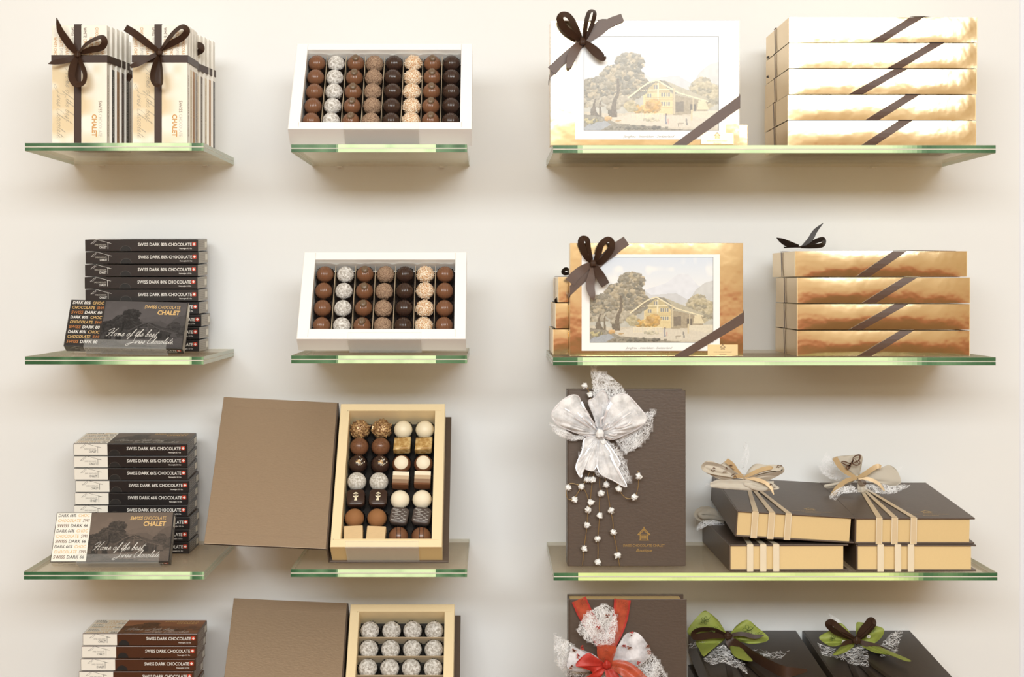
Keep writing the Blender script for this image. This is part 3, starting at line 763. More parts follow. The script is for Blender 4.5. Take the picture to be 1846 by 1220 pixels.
def bundle(lx, bx, yf, sides, zs, label, skew, bow=True, n0=0, vr=True):
    W, H, T = .0925, .1985, .0192
    X0 = P(lx, 0, yf).x; t = thing('bar_bundle', label, 'bundle of bars', (X0, -yf, zs+.0002), (0, 0, R(bx)))
    for i, sd in enumerate(sides):
        mb = MB(); x0 = skew*i; y0 = T*1.03*i; dz = .0004*((i*7) % 3)
        mb.bbox(x0, x0+W, y0, y0+T, 0, H+dz, 'white_carton', .0008)
        if i == 0:
            mb.M = Matrix(((0, 1, 0, 0), (0, 0, -1, 0), (-1, 0, 0, H), (0, 0, 0, 1))); white_face(mb, H, W)
        mb.M = Matrix(((0, 0, 1, x0+W), (0, 1, 0, y0), (-1, 0, 0, H), (0, 0, 0, 1)))
        if sd != 'white_carton':
            mb.poly([(H*.36, .001, .0001), (H-.0005, .001, .0001), (H-.0005, T-.001, .0001), (H*.36, T-.001, .0001)], sd)
        ink = 'ink_pale' if sd in ('side_black', 'side_brown') else 'ink_brown'
        mb.textw('SWISS CHOCOLATE BOUTIQUE', H*.42, T*.3, .0003, T*.4, H*.52, ink)
        for q in range(3): mb.line2([(H*.04, T*(.25+q*.22)), (H*.3, T*(.25+q*.22))], .0008, .0003, 'ink_lightgray')
        mb.build('bar_carton', t)
    n = len(sides); Dp = T*1.03*(n-1)+T; e = .0006
    wb = .0122
    mb = MB()
    if vr:
        xc = W*.47; mb.box(xc-wb/2, xc+wb/2, -e-.0004, -.0004, 0, H+e, 'dark_satin'); mb.box(xc-wb/2, xc+wb/2, -.0004, Dp, H+.0009, H+.0014, 'dark_satin')
    zc = H*.715
    mb.box(-e, W+e, -e*2-.0004, -e-.0003, zc-wb/2, zc+wb/2, 'dark_satin')
    vs = []; fs = []
    k = 0
    for yy, xx in ((-e*2, W+.0002), (Dp, W+skew*(n-1)+.001)):
        for zz in (zc-wb/2, zc+wb/2): vs += [(xx, yy, zz), (xx+.0008, yy, zz)]
    mb.add(vs, [(0, 1, 3, 2), (4, 6, 7, 5), (1, 5, 7, 3), (0, 2, 6, 4), (2, 3, 7, 6), (0, 4, 5, 1)], 'dark_satin')
    mb.build('ribbon', t)
    return t
tA = bundle(93.5, 0, .291, ['white_carton', 'side_black', 'side_caramel', 'side_brown', 'side_black'], Z['1L'], 'front left bundle of white bars, bow tail pointing straight up', .0034)
tB = bundle(116, 0, .187, ['side_cream', 'side_gray', 'side_black', 'side_gray'], Z['1L'], 'rear left bundle of bars half hidden behind the front left one', .002, vr=False)
tC = bundle(238.5, 0, .291, ['white_carton', 'side_cream', 'side_caramel', 'side_gray'], Z['1L'], 'front right bundle of white bars under a brown ribbon bow', .0006)
tD = bundle(258, 0, .205, ['side_cream', 'side_brown', 'side_cream', 'side_caramel', 'side_black'], Z['1L'], 'rear right bundle of bars standing against the wall, ribbon on its side', .0036, vr=False)
def sc(pts, ox, oy, s_, yw=None):
    return [(ox+p[0]/s_, oy+p[1]/s_)+tuple(p[2:]) if yw is None else (ox+p[0]/s_, oy+p[1]/s_, yw)+tuple(p[2:]) for p in pts]
# bow of the left bundle
W1 = .0125
mb = MB(); Y = .298
strip(mb, [(139.5, 98, Y, .5), (125, 80, Y+.01, 1.05), (110, 58, Y+.018, .95), (105, 44, Y+.022, .6), (102, 32, Y+.024, .08)], W1, 'dark_satin', 12)
strip(mb, [(139, 99, Y, .5), (122, 108, Y+.008, .75), (100, 112, Y+.015, .7), (87, 115, Y+.02, .1)], W1, 'dark_satin', 15)
strip(mb, [(141, 97, Y, .5), (155, 80, Y+.01, 1), (172, 70, Y+.016, 1), (184, 67, Y+.02, 1), (188.5, 76, Y+.02, 1), (182, 86, Y+.016, 1), (163, 90, Y+.008, 1), (143, 96, Y, .5)], W1, 'dark_satin', 48)
strip(mb, [(140, 99, Y, .5), (132, 118, Y+.01, 1), (129, 138, Y+.016, 1), (137, 152, Y+.02, 1), (150, 149, Y+.02, 1), (153, 133, Y+.014, 1), (146, 114, Y+.006, .9), (140, 100, Y, .5)], W1, 'dark_satin', 40)
knot(mb, 140, 98.5, Y+.003, .0052, 'dark_satin', 1); mb.build('bow', tA, True)
mb = MB()
strip(mb, [(287, 93, Y, .5), (268, 80, Y+.01, .9), (245, 62, Y+.018, 1), (226, 50, Y+.022, .95)], W1, 'dark_satin', 8)
strip(mb, [(286, 96, Y, .5), (265, 106, Y+.008, .7), (248, 115, Y+.014, .75), (235, 120, Y+.02, .5)], W1, 'dark_satin', 10)
strip(mb, [(288, 92, Y, .5), (304, 70, Y+.01, 1), (318, 54, Y+.016, 1), (330, 48, Y+.02, 1), (337, 56, Y+.02, 1), (328, 68, Y+.016, 1), (310, 78, Y+.008, 1), (290, 90, Y, .5)], W1, 'dark_satin', 45)
strip(mb, [(287, 97, Y, .5), (279, 118, Y+.01, 1), (275, 140, Y+.016, 1), (281, 153, Y+.02, 1), (291, 152, Y+.02, 1), (292, 135, Y+.014, 1), (290, 114, Y+.006, .9), (288, 100, Y, .5)], W1, 'dark_satin', 62)
knot(mb, 287, 94.5, Y+.003, .0055, 'dark_satin', 2); mb.build('bow', tC, True)
mb = MB(); strip(mb, [(354, 78, .2, .6), (361, 82, .21, 1), (362, 90, .215, 1), (354, 97, .2, .6)], W1, 'dark_satin', 30); mb.build('bow', tD, True)
mb = MB(); strip(mb, [(219, 133, .2, 1), (228, 137, .205, 1), (237, 142, .215, 1)], W1, 'dark_satin', 10); mb.build('ribbon_tail', tB, True)
# ------------------------------------------------------------------ pralines
from mathutils import noise as mn
def sphere_bm(mb, f, m, nu=30, nv=18, z0=-.35):
    """f(direction)->radius; lower part cut at z0"""
    vs = []; fs = []
    for j in range(nv+1):
        th = math.pi*j/nv*.72
        for i in range(nu):
            a = 6.2832*i/nu; d = Vector((math.sin(th)*math.cos(a), math.sin(th)*math.sin(a), math.cos(th))); vs.append(d*f(d))
    for j in range(nv):
        for i in range(nu): fs.append((j*nu+i, (j+1)*nu+i, (j+1)*nu+(i+1) % nu, j*nu+(i+1) % nu))
    fs.append(tuple(nv*nu+i for i in range(nu))[::-1])
    mb.add(vs, fs, m, True)
def cup(r0, r1, h, m, n=30, square=False):
    mb = MB(); vs = []; fs = []; N = n*2
    for j in range(3):
        r_ = r0+(r1-r0)*j/2
        for i in range(N):
            a = 6.2832*i/N; k = r_*(1+(.055 if i % 2 else -.03)*(j/2+.3)); c, s_ = math.cos(a), math.sin(a)
            if square: q = (abs(c)**4+abs(s_)**4)**-.25; k *= q*.93
            vs.append((k*c, k*s_, h*j/2+(.0008 if (j == 2 and i % 2) else 0)))
    for j in range(2):
        for i in range(N): fs.append((j*N+i, j*N+(i+1) % N, (j+1)*N+(i+1) % N, (j+1)*N+i))
    fs.append(tuple(range(N))); mb.add(vs, fs, m)
    return mb
RP = .0149
def praline(kind, r=RP, cupm='paper_cup'):
    """bare prototype: Empty + parts; base of the cup at z=0"""
    t = bpy.data.objects.new('praline', None); COL.objects.link(t); t.empty_display_size = .01
    zc = r*.92; sq = kind in ('nougat', 'layered', 'figure', 'pattern', 'wafer')
    b = MB(); b.M = Matrix.Translation((0, 0, zc)); extra = []
    def ridg(d):
        k = max(0, min(1, (.62-abs(d.x))*6))*max(0, min(1, d.z*2+.4)); return r*(1+.04*k*abs(math.sin(d.x*13+.5*math.sin(d.y*3))))
    if kind in ('milk', 'dark', 'coffee'):
        sphere_bm(b, ridg, 'dark_chocolate' if kind == 'dark' else 'milk_chocolate', 80, 40)
        if kind == 'coffee':
            e = MB(); c = Vector((.0006, .0004, zc+r*1.0)); bm = bmesh.new(); bmesh.ops.create_uvsphere(bm, u_segments=20, v_segments=14, radius=1)
            for v in bm.verts:
                x, y, z = v.co; k = 1-.3*math.exp(-(x/.12)**2)*(z > 0)
                v.co = c+Vector((x*.0060, y*.0074, z*.0050*k))
            e.bm(bm, 'bean_chocolate', True); extra.append(('coffee_bean', e))
    elif kind in ('powder', 'crumble', 'nut', 'powder_fine', 'rock'):
        amp, fr, m = {'powder': (.018, 4, 'powder'), 'powder_fine': (.008, 3, 'powder_fine'), 'crumble': (.11, 6, 'crumble'), 'nut': (.085, 9, 'nut_granules'), 'rock': (.14, 6, 'nut_rock')}[kind]
        sh = r*(1.0 if kind.startswith('powder') else 1.02)
        sphere_bm(b, lambda d: sh*(1+amp*mn.noise(d*fr+Vector((3, 1, 7)))), m, 44, 26)
        if kind in ('nut', 'rock'):
            rr = random.Random(5)
            for _ in range(70 if kind == 'nut' else 34):
                a = rr.random()*6.28; th = math.acos(1-rr.random()*1.1); d = Vector((math.sin(th)*math.cos(a), math.sin(th)*math.sin(a), math.cos(th)))
                s_ = .0011 if kind == 'nut' else rr.uniform(.0016, .003); q = Euler((rr.random()*6, rr.random()*6, rr.random()*6)).to_matrix().to_4x4()
                b.M = Matrix.Translation(Vector((0, 0, zc))+d*r*1.03) @ q
                b.box(-s_, s_, -s_*.7, s_*.7, -s_*.35, s_*.35, m)
            b.M = Matrix.Translation((0, 0, zc))
    elif kind in ('ivory', 'ivory_matt', 'cocoa'):
        sphere_bm(b, lambda d: r*(1+.004*mn.noise(d*5)), kind)
    elif kind == 'grid':
        sphere_bm(b, lambda d: r, 'milk_chocolate'); e = MB(); e.M = Matrix.Translation((0, 0, zc)) @ Matrix.Rotation(R(17), 4, 'X') @ Matrix.Translation((0, 0, -zc))
        for k in (-.0035, .0035):
            for ax in (0, 1):
                pts = []
                for s_ in range(9):
                    u = -.008+.016*s_/8; z = math.sqrt(max(0, r*r-u*u-k*k))+.0001; pts.append((u, k, zc+z) if ax == 0 else (k, u, zc+z))
                tube(e, pts, .0006, 'milk_chocolate', 5, 2)
        extra.append(('raised_grid', e))
    elif kind == 'sprinkle':
        sphere_bm(b, lambda d: r*(.97 if d.z > 0 else 1), 'dark_chocolate'); rr = random.Random(8); e = MB()
        for _ in range(34):
            x, y = rr.gauss(.003, .003), rr.gauss(0, .0032); z = math.sqrt(max(0, (r*.97)**2-x*x-y*y)); s_ = rr.uniform(.0004, .0009)
            e.M = Matrix.Translation((0, 0, zc)) @ Matrix.Rotation(R(22), 4, 'X') @ Matrix.Translation((x, y, z+.0003)) @ Euler((rr.random()*6, rr.random()*6, 0)).to_matrix().to_4x4(); e.box(-s_, s_, -s_, s_, -s_, s_, rr.choice(['ivory', 'ink_tan', 'ink_white']))
        extra.append(('nut_sprinkles', e))
    elif kind == 'cap':
        sphere_bm(b, lambda d: r, 'milk_chocolate'); e = MB(); e.M = Matrix.Translation((0, 0, zc+.0003)) @ Matrix.Rotation(R(17), 4, 'X')
        vs = []; fs = []
        for j in range(9):
            th = j/8*.82
            for i in range(28): a = 6.2832*i/28; vs.append((math.sin(th)*math.cos(a)*r, math.sin(th)*math.sin(a)*r, math.cos(th)*r+.0003))
        for j in range(8):
            for i in range(28): fs.append((j*28+i, (j+1)*28+i, (j+1)*28+(i+1) % 28, j*28+(i+1) % 28))
        e.add(vs, fs, 'ivory_matt', True); extra.append(('white_cap', e))
    elif kind == 'stripes':
        sphere_bm(b, lambda d: r, 'milk_chocolate'); e = MB()
        for k in (-.002, .0035):
            tube(e, [(k, -.012+.024*s_/10, zc+math.sqrt(max(1e-8, r*r-k*k-(-.012+.024*s_/10)**2))) for s_ in range(11)], .0006, 'dark_chocolate', 5, 2)
        extra.append(('dark_stripes', e))
    elif kind == 'nougat':
        bm = bmesh.new(); bmesh.ops.create_cube(bm, size=1); bmesh.ops.subdivide_edges(bm, edges=bm.edges[:], cuts=5, use_grid_fill=True)
        for v in bm.verts:
            q = v.co.copy(); n_ = mn.noise(q*9)*.0006; v.co = Vector((q.x*.026+n_, q.y*.022+q.x*.003+n_, q.z*.016+.004+n_))
        b.bm(bm, 'nougat', True)
    elif kind == 'layered':
        h = .0205; ms = ['taupe_layer', 'beige_layer', 'ivory_matt']
        b.box(-.0125, .0125, -.0118, -.0085, -.008, .012, 'milk_chocolate')
        for k, m in enumerate(ms): b.box(-.0125, .0125, -.0085+k*.0068, -.0085+(k+1)*.0068, -.008, .0118+.0002*k, m)
    elif kind == 'wafer': b.bbox(-.0145, .0145, -.013, .013, -.008, .011, 'wafer', .0012)
    elif kind in ('figure', 'pattern'):
        m = 'dark_chocolate' if kind == 'figure' else 'patterned_dark'
        vs = []; fs = []; n = 32
        def ring(k, z):
            for i in range(n):
                a = 6.2832*i/n; c, s_ = math.cos(a), math.sin(a); q = (abs(c)**5+abs(s_)**5)**-.2*k; vs.append((q*c, q*s_, z))
        for k, z in ((.0118, -.008), (.0138, 0), (.0142, .006), (.0138, .0088), (.0125, .0098), (.001, .0101)): ring(k, z)
        for j in range(5):
            for i in range(n): fs.append((j*n+i, j*n+(i+1) % n, (j+1)*n+(i+1) % n, (j+1)*n+i))
        b.add(vs, fs, m, True); e = MB(); e.M = Matrix.Translation((0, 0, zc+.0104))
        if kind == 'figure':
            el = lambda x, y, a, b_, m_='ink_tan': e.poly([(x+a*math.cos(6.28*i/14), y+b_*math.sin(6.28*i/14), 0) for i in range(14)], m_)
            e.poly([(x*.0038, .0045+y*.0032, 0) for x, y in [(-1, 0), (-.7, .7), (0, 1.05), (.7, .7), (1, 0), (.4, .15), (-.4, .15)]], 'ivory')
            e.poly([(x, y, 0) for x, y in [(-.0018, .0035), (.0018, .0035), (.0016, .0015), (-.0016, .0015)]], 'ivory')
            e.poly([(x, y, 0) for x, y in [(-.0042, .0018), (-.0012, .0006), (.0012, .0006), (.0042, .0018), (.0034, -.0006), (.0015, -.0018), (-.0015, -.0018), (-.0034, -.0006)]], 'ivory')
            e.poly([(x, y, 0) for x, y in [(-.0013, -.002), (.0013, -.002), (.0024, -.0068), (-.0024, -.0068)]], 'ivory')
            extra.append(('gold_transfer', e))
        else:
            for i in range(7):
                y = -.0105+i*.0031
                e.text('Amaretto', -.0112+(.004 if i % 2 else 0), y, 0, .0026, 'ink_white', .9, .3); e.text('Amar', .0028+(.004 if i % 2 else 0), y, 0, .0026, 'ink_white', .72, .3)
            extra.append(('white_lettering', e))
    b.build('body', t)
    for nm, e in extra: e.build(nm, t)
    cup(r*.92, r*1.03, zc*1.08, cupm, 26, True).build('paper_cup', t)
    return t
def ordn(i): return ['first', 'second', 'third', 'fourth', 'fifth', 'sixth', 'seventh', 'eighth'][i]
DESC = {'milk': 'ridged milk chocolate praline', 'dark': 'ridged dark chocolate praline', 'coffee': 'coffee bean topped praline', 'powder': 'sugar-dusted truffle',
        'crumble': 'brown crumb-coated truffle', 'nut': 'pale nut-coated truffle'}
# ------------------------------------------------------------------ tray boxes
def tray_mesh(mb, W, L, t_, rim, well, m, mi, mf=None, z0=0):
    """open box, x centred, y 0..L, rim=(left,right,bottom,top)"""
    l, r_, b_, u = rim; x0, x1 = -W/2, W/2; a0, a1, c0, c1 = x0+l, x1-r_, b_, L-u; zf = t_-well; e = .0012
    bv = .0008
    def pr(xa, xb, ya, yb): mb.box(xa, xb, ya, yb, z0, t_, m)
    vs = [(x0, 0, z0), (x1, 0, z0), (x1, L, z0), (x0, L, z0), (x0, 0, t_-bv), (x1, 0, t_-bv), (x1, L, t_-bv), (x0, L, t_-bv),
          (x0+bv, bv, t_), (x1-bv, bv, t_), (x1-bv, L-bv, t_), (x0+bv, L-bv, t_), (a0, c0, t_), (a1, c0, t_), (a1, c1, t_), (a0, c1, t_),
          (a0, c0, zf), (a1, c0, zf), (a1, c1, zf), (a0, c1, zf)]
    fs = [(3, 2, 1, 0)]; ms = [m]
    for i in range(4):
        j = (i+1) % 4
        fs.append((i, j, 4+j, 4+i)); ms.append((mf or m) if i == 0 else m); fs.append((4+i, 4+j, 8+j, 8+i)); ms.append(m)
        fs.append((8+i, 8+j, 12+j, 12+i)); ms.append(m); fs.append((12+i, 12+j, 16+j, 16+i)); ms.append(mi)
    fs.append((16, 17, 18, 19)); ms.append(mi)
    mb.add(vs, fs, ms)
    return (a0, a1, c0, c1, zf)
def place_praline(src, used, M, x, y, z, label, grp, spin, jx=.0006, sc_=1):
    o = src if not used else copy_tree(src)
    L = M @ Matrix.Translation((x+rnd.uniform(-jx, jx), y+rnd.uniform(-jx, jx), z)) @ Matrix.Rotation(spin, 4, 'Z')
    o.location = L.to_translation(); o.rotation_euler = L.to_euler()
    o.scale = (sc_, sc_, sc_); tag(o, label, 'praline', grp); return o
PRO = {}
def getp(kind, cupm='paper_cup'):
    k = (kind, cupm)
    if k not in PRO: PRO[k] = [praline(kind, RP, cupm), False]
    return PRO[k]
def white_box(cx, yb, ywr, tilt, roll, W, L, t_, rim, kinds, rows, label, bn, zs, ptop):
    # rim front edge centre at (cx, yb, ywr); origin = bottom edge of the box floor
    th = R(tilt); p = P(cx, yb, ywr); rot = (th, R(roll), 0)
    n_ = Euler(rot).to_matrix() @ Vector((0, 0, 1)); loc = p-n_*t_
    t = thing('praline_box', label, 'box of pralines', loc, rot)
    well = .034; mb = MB(); a0, a1, c0, c1, zf = tray_mesh(mb, W, L, t_, rim, well, 'white_board', 'inner_white'); g = .0003
    for (xa, s_) in ((a0, -1), (a1, 1)):
        mb.line2([(xa, c1), (xa, L-.002)], .0005, t_+.0001, 'ink_lightgray'); mb.line2([(xa+s_*.002, c0), (xa+s_*.002, .004)], .0005, t_+.0001, 'ink_lightgray')
    mb.build('tray', t)
    ls = MB(); vs = []; fs = []; n = 40
    for i in range(n+1):
        x = a0+(a1-a0)*i/n; wv = .0012*math.sin(i*.8)+.0008*math.sin(i*1.9)
        vs += [(x, c1-.0006, zf+.001), (x, c1-.0022-abs(wv), zf+well*.78+wv)]
    for i in range(n): fs.append((2*i, 2*i+2, 2*i+3, 2*i+1))
    ls.add(vs, fs, 'inner_white', True); ls.build('liner_paper', t)
    f = MB(); f.box(a0+.0003, a1-.0003, c0+.0003, c1-.003, zf+.0002, zf+.0006, 'paper_cup'); f.build('floor_paper', t)
    nc = len(kinds); pc = (a1-a0)/nc; py_ = (c1-c0-.002)/rows
    for i in range(1, nc):
        d = MB(); x = a0+pc*i; d.box(x-.0003, x+.0003, c0+.0005, c1-.004, zf+.0005, zf+.021, 'divider_card'); d.build('divider', t)
    M = Matrix.LocRotScale(loc, Euler(rot), None)
    cols = ['first', 'second', 'third', 'fourth', 'fifth', 'sixth', 'seventh', 'eighth']
    for i, k in enumerate(kinds):
        src = getp(k)
        for j in range(rows):
            y = c1-.0028-py_*(j+.5)
            spin = rnd.choice([0, 0, math.pi])+rnd.uniform(-.12, .12) if k in ('milk', 'dark') else (rnd.uniform(-.3, .3) if k == 'coffee' else rnd.random()*6.28)
            place_praline(src[0], src[1], M, a0+pc*(i+.5), y, zf+.0008+ptop, '%s, %s column, %s from top, %s' % (DESC[k], cols[i], cols[j], bn), 'pralines in the '+bn, spin)
            src[1] = True
    return t, loc, rot
K1 = ['milk', 'powder', 'coffee', 'crumble', 'dark', 'nut', 'coffee', 'dark']
t1, l1, r1 = white_box(684.5, 232, .305, 53, 0, .3075, .203, .043, (.0195, .0195, .015, .0158), K1, 5, 'tilted white box of forty pralines on the top middle shelf', 'upper white box', Z['1M'], .004)
stand(-.06, .065, .043, l1, r1, Z['1M'], 'clear stand under the upper white praline box', .012)
K2 = ['milk', 'powder', 'coffee', 'crumble', 'dark', 'nut', 'milk']
t2, l2, r2 = white_box(687, 610.5, .30, 54.6, 0, .2834, .181, .036, (.0205, .0195, .0195, .0165), K2, 4, 'tilted white box of twenty-eight pralines on the second middle shelf', 'lower white box', Z['2M'], .003)
stand(-.056, .067, .036, l2, r2, Z['2M'], 'clear stand under the lower white praline box', .012)
# ------------------------------------------------------------------ gold foil gift boxes
def gold_box(t, W, Dd, T, rib, pic=True, seed=0, ribmat='brown_satin'):
    """local x width, y depth, z thickness; print on the top face; rib=(a,b,c) diagonal band: bottom x, top x, right-edge y on top face"""
    r = random.Random(seed)
    mb = MB(); n, m_ = 24, 10; ph = r.random()*6
    faces = [('f', (0, 0, 0), (W, 0, 0), (0, 0, T), (0, -1, 0)), ('k', (W, Dd, 0), (-W, 0, 0), (0, 0, T), (0, 1, 0)), ('l', (0, Dd, 0), (0, -Dd, 0), (0, 0, T), (-1, 0, 0)),
             ('r', (W, 0, 0), (0, Dd, 0), (0, 0, T), (1, 0, 0)), ('t', (0, 0, T), (W, 0, 0), (0, Dd, 0), (0, 0, 1)), ('b', (0, Dd, 0), (W, 0, 0), (0, -Dd, 0), (0, 0, -1))]
    for k, o, a, b, nn in faces:
        o, a, b, nn = map(Vector, (o, a, b, nn)); bu = {'f': .0008, 'k': .0008, 'l': .0005, 'r': .0005, 't': .0007, 'b': 0}[k]
        vs = []; fs = []
        for j in range(m_+1):
            for i in range(n+1):
                u, v = i/n, j/m_; q = bu*(1-(2*u-1)**8)*(1-(2*v-1)**2)*(1+.25*math.sin(u*5+ph))
                if k == 't': q = bu*((1-(2*u-1)**10)*(1-(2*v-1)**10)-1)*1.6-.0001
                vs.append(o+a*u+b*v+nn*q)
        for j in range(m_):
            for i in range(n): c = j*(n+1)+i; fs.append((c, c+1, c+n+2, c+n+1))
        mb.add(vs, fs, 'gold_foil_end' if k in 'lr' else 'gold_foil', True)
    for x in (.0002, W-.0002):
        mb.box(x-.0004, x+.0004, -.0003, .0004, 0, T, 'gold_tray')
    mb.build('carton', t)
    if pic:
        cw, ch = W*.80, Dd*.855; cx, cy = W*.068 if pic == 2 else W*.13, Dd*.045
        if pic == 2: cx = W*.066
        c = MB(); z = T+.0001; c.box(cx, cx+cw, cy, cy+ch, z, z+.0003, 'print_paper')
        px0, px1, py0, py1 = cx+cw*.06, cx+cw*.95, cy+ch*.075+.002, cy+ch*.967
        e = .0005; zz = z+.0004
        c.poly([(px0-e, py0-e, zz), (px1+e, py0-e, zz), (px1+e, py1+e, zz), (px0-e, py1+e, zz)], 'ink_black')
        c.raster(px0, py0, px1, py1, zz+.0001, LANDL, 'printed_picture')
        c.textw('Jungfrau - Interlaken - Switzerland', (px0+px1)/2-.005, cy+ch*.018, zz, ch*.034, cw*.33, 'ink_gray', .5, 'CENTER')
        c.build('picture_card', t)
        s_ = MB(); sx, sy, sw, sh = W*.795, -.0005, W*.175, Dd*.095
        s_.bbox(sx, sx+sw, .001, .001+sh, T+.0006, T+.0012, 'gold_sticker', .0002); chalet_mark(s_, sx+sw/2, .001+sh*.52, T+.0014, sw*.6, 'ink_brown')
        s_.build('gold_label', t)
    # ribbon
    a, b, c = rib; wx = .0238; o = .0019; rb = MB(); h = .0006
    def band(p, q, w1, w2, nn):
        """quad band from p to q with width vectors, raised along nn"""
        p, q, w1, w2, nn = map(Vector, (p, q, w1, w2, nn)); base = [p, p+w1, q+w2, q]
        vs = [v for v in base]+[v+nn*h for v in base]
        rb.add(vs, [(0, 3, 2, 1), (4, 5, 6, 7), (0, 1, 5, 4), (1, 2, 6, 5), (2, 3, 7, 6), (3, 0, 4, 7)], ribmat)
    Y0 = -o
    # across the front, bulging with it
    k = 6
    for i in range(k):
        u0, u1 = i/k, (i+1)/k; f = lambda u: -.0004-.0019*(1-(2*u-1)**2)
        band((a+(b-a)*u0, f(u0), T*u0), (a+(b-a)*u1, f(u1), T*u1), (wx, 0, 0), (wx, 0, 0), (0, -1, 0))
    sl = c/(W-b-wx) if W-b-wx > 0 else .6
    e2 = T+.0012
    wy = wx*sl
    band((b, -.0012, e2), (W+.001, c, e2), (wx, 0, 0), (0, -wy, 0), (0, 0, 1))
    band((W+.0011, c-wy, T), (W+.0011, c-wy+T*.5, 0), (0, wy, 0), (0, wy, 0), (1, 0, 0))
    rb.build('ribbon', t); rb = MB()
    # upper left corner
    y1 = Dd*.62; x1 = W*.33
    wv = .0175
    band((-.001, y1, e2), (x1-wv*1.35, Dd+.001, e2), (0, -wv, 0), (wv*1.35, 0, 0), (0, 0, 1))
    band((-.0016, y1-wv, T), (-.0016, y1-wv-.006, 0), (0, .006, 0), (0, .006, 0), (-1, 0, 0))
    band((x1-wv, Dd+.0021, T), (x1-wv-.03, Dd+.0021, 0), (wv, 0, 0), (wv, 0, 0), (0, 1, 0))
    rb.build('ribbon', t)
    return t
GW1, GD1, GT1 = .317, .209, .0425
# top shelf, standing
z = Z['1R']+.0008; g1 = thing('gold_gift_box', 'gold gift box with landscape print standing upright on the top shelf', 'gift box', (P(992.5, 0, .292).x, -.292+GT1, z), (R(90), 0, 0))
g1.location.y = -.292+GT1
gold_box(g1, GW1, GD1, GT1, (.2, .2035, .084), 1, 1)
g3 = thing('gold_gift_box', 'gold gift box lying flat, mostly hidden behind the standing one on the top shelf', 'gift box', (P(1347.5, 0, .212).x-GW1, -.212, Z['1R']+.0004), (0, 0, 0))
gold_box(g3, GW1, GD1-.01, GT1, (.12, .16, .1), 0, 2)
lab5 = ['topmost', 'second from top', 'middle', 'second from bottom', 'bottom']
lf = [1422, 1422, 1422, 1420, 1420]; ribs = [(1567, 1640), (1600, 1676), (1531, 1611), (1560, 1632), (1551, 1619)]
pitch = (CZ+(PY-30)*(D-.285)/F-Z['1R'])/5
for i in range(5):
    k = 4-i; t = thing('gold_gift_box', 'flat gold gift box, %s of the five stacked on the top shelf' % lab5[i], 'gift box', (P(lf[i], 0, .285).x, -.285, Z['1R']+pitch*k+.0003), (0, 0, R(rnd.uniform(-.3, .3))), 'gold boxes stacked on the top shelf')
    a, b = [(q-lf[i])*.000934 for q in ribs[i]]; gold_box(t, GW1, GD1, pitch-.0016, (a, b, .085), 0, 10+i)
    if i in (1, 2):
        mb = MB(); y_ = [0, 104, 139][i]; yb = .285-GD1*.9
        strip(mb, [(1382, y_, yb, .4), (1388, y_-1, yb+.01, .8), (1396, y_+2, yb+.02, .6)], .008, 'black_ribbon', 20); mb.build('bow', t, True)
# second shelf
GW2, GD2 = .2935, .1915
z = Z['2R']+.001; y2 = .262; GT2 = .041
g2 = thing('gold_gift_box', 'gold gift box with landscape print standing upright on the second shelf', 'gift box', (P(1028, 0, y2).x, -y2+GT2, z), (R(90.3), 0, 0))
gold_box(g2, GW2, GD2, GT2, (.172, .1755, .074), 2, 3)
xl = [1013, 1008.5, 1004]
for i in range(3):
    k = 2-i; t = thing('gold_gift_box', 'flat gold gift box behind the standing one, second shelf, %s of three' % ['top', 'middle', 'bottom'][i], 'gift box', (P(xl[i]-7, 0, .205).x, -.205, Z['2R']+.0455*k+.0004), (0, 0, 0), 'gold boxes stacked behind the standing gold box')
    gold_box(t, GW2, GD2, .0435, (.12, .16, .08), 0, 30+i, 'black_ribbon')
    mb = MB(); bx, by = [(1021, 489), (1009, 541), (1009, 590)][i]
    yb = .15
    strip(mb, [(bx+9, by+3, yb, .5), (bx, by-4, yb+.004, 1), (bx-6, by, yb+.008, 1), (bx-3, by+4, yb+.01, 1), (bx+9, by+4, yb, .5)], .011, 'black_ribbon', 55); mb.build('bow', t, True)
lab4 = ['topmost', 'second from top', 'second from bottom', 'bottom']
lf = [1433, 1437, 1437, 1437]; ribs = [(1543, 1610), (1553, 1628), (1530, 1612), (1545, 1622)]
pitch = (CZ+(PY-451)*(D-.262)/F-Z['2R'])/4
for i in range(4):
    k = 3-i; t = thing('gold_gift_box', 'flat gold gift box, %s of the four stacked on the second shelf' % lab4[i], 'gift box', (P(lf[i], 0, .262).x, -.262, Z['2R']+pitch*k+.0003), (0, 0, R([.6, -.2, 0, .1][i])), 'gold boxes stacked on the second shelf')
    a, b = [(q-lf[i])*.000943 for q in ribs[i]]; gold_box(t, GW2, GD2, pitch-.0018, (a, b, .08), 0, 20+i)
    if i == 0:
        mb = MB(); yb = .12; q = lambda L: sc(L, 1370, 390, 3.878)
        strip(mb, [(1440, 443, yb, .4), (1423, 440, yb+.01, 1.1), (1410, 434, yb+.016, .9), (1400, 428.5, yb+.02, .1)], .0115, 'black_ribbon', 35)
        strip(mb, [(1446, 444, yb, .4), (1460, 432, yb, 1.1), (1470, 416, yb, .9), (1484, 402, yb, .1)], .0085, 'black_ribbon', 20)
        strip(mb, [(1444, 445, yb, .4), (1465, 437, yb, .8), (1484, 431, yb+.004, 1), (1483, 441, yb+.008, 1), (1465, 444, yb+.006, .8), (1444, 445.5, yb, .4)], .013, 'black_ribbon', 48)
        strip(mb, [(1413, 446, yb, .8), (1435, 445, yb+.004, .8), (1470, 446, yb, .8)], .006, 'black_ribbon', 60)
        mb.build('bow', t, True)
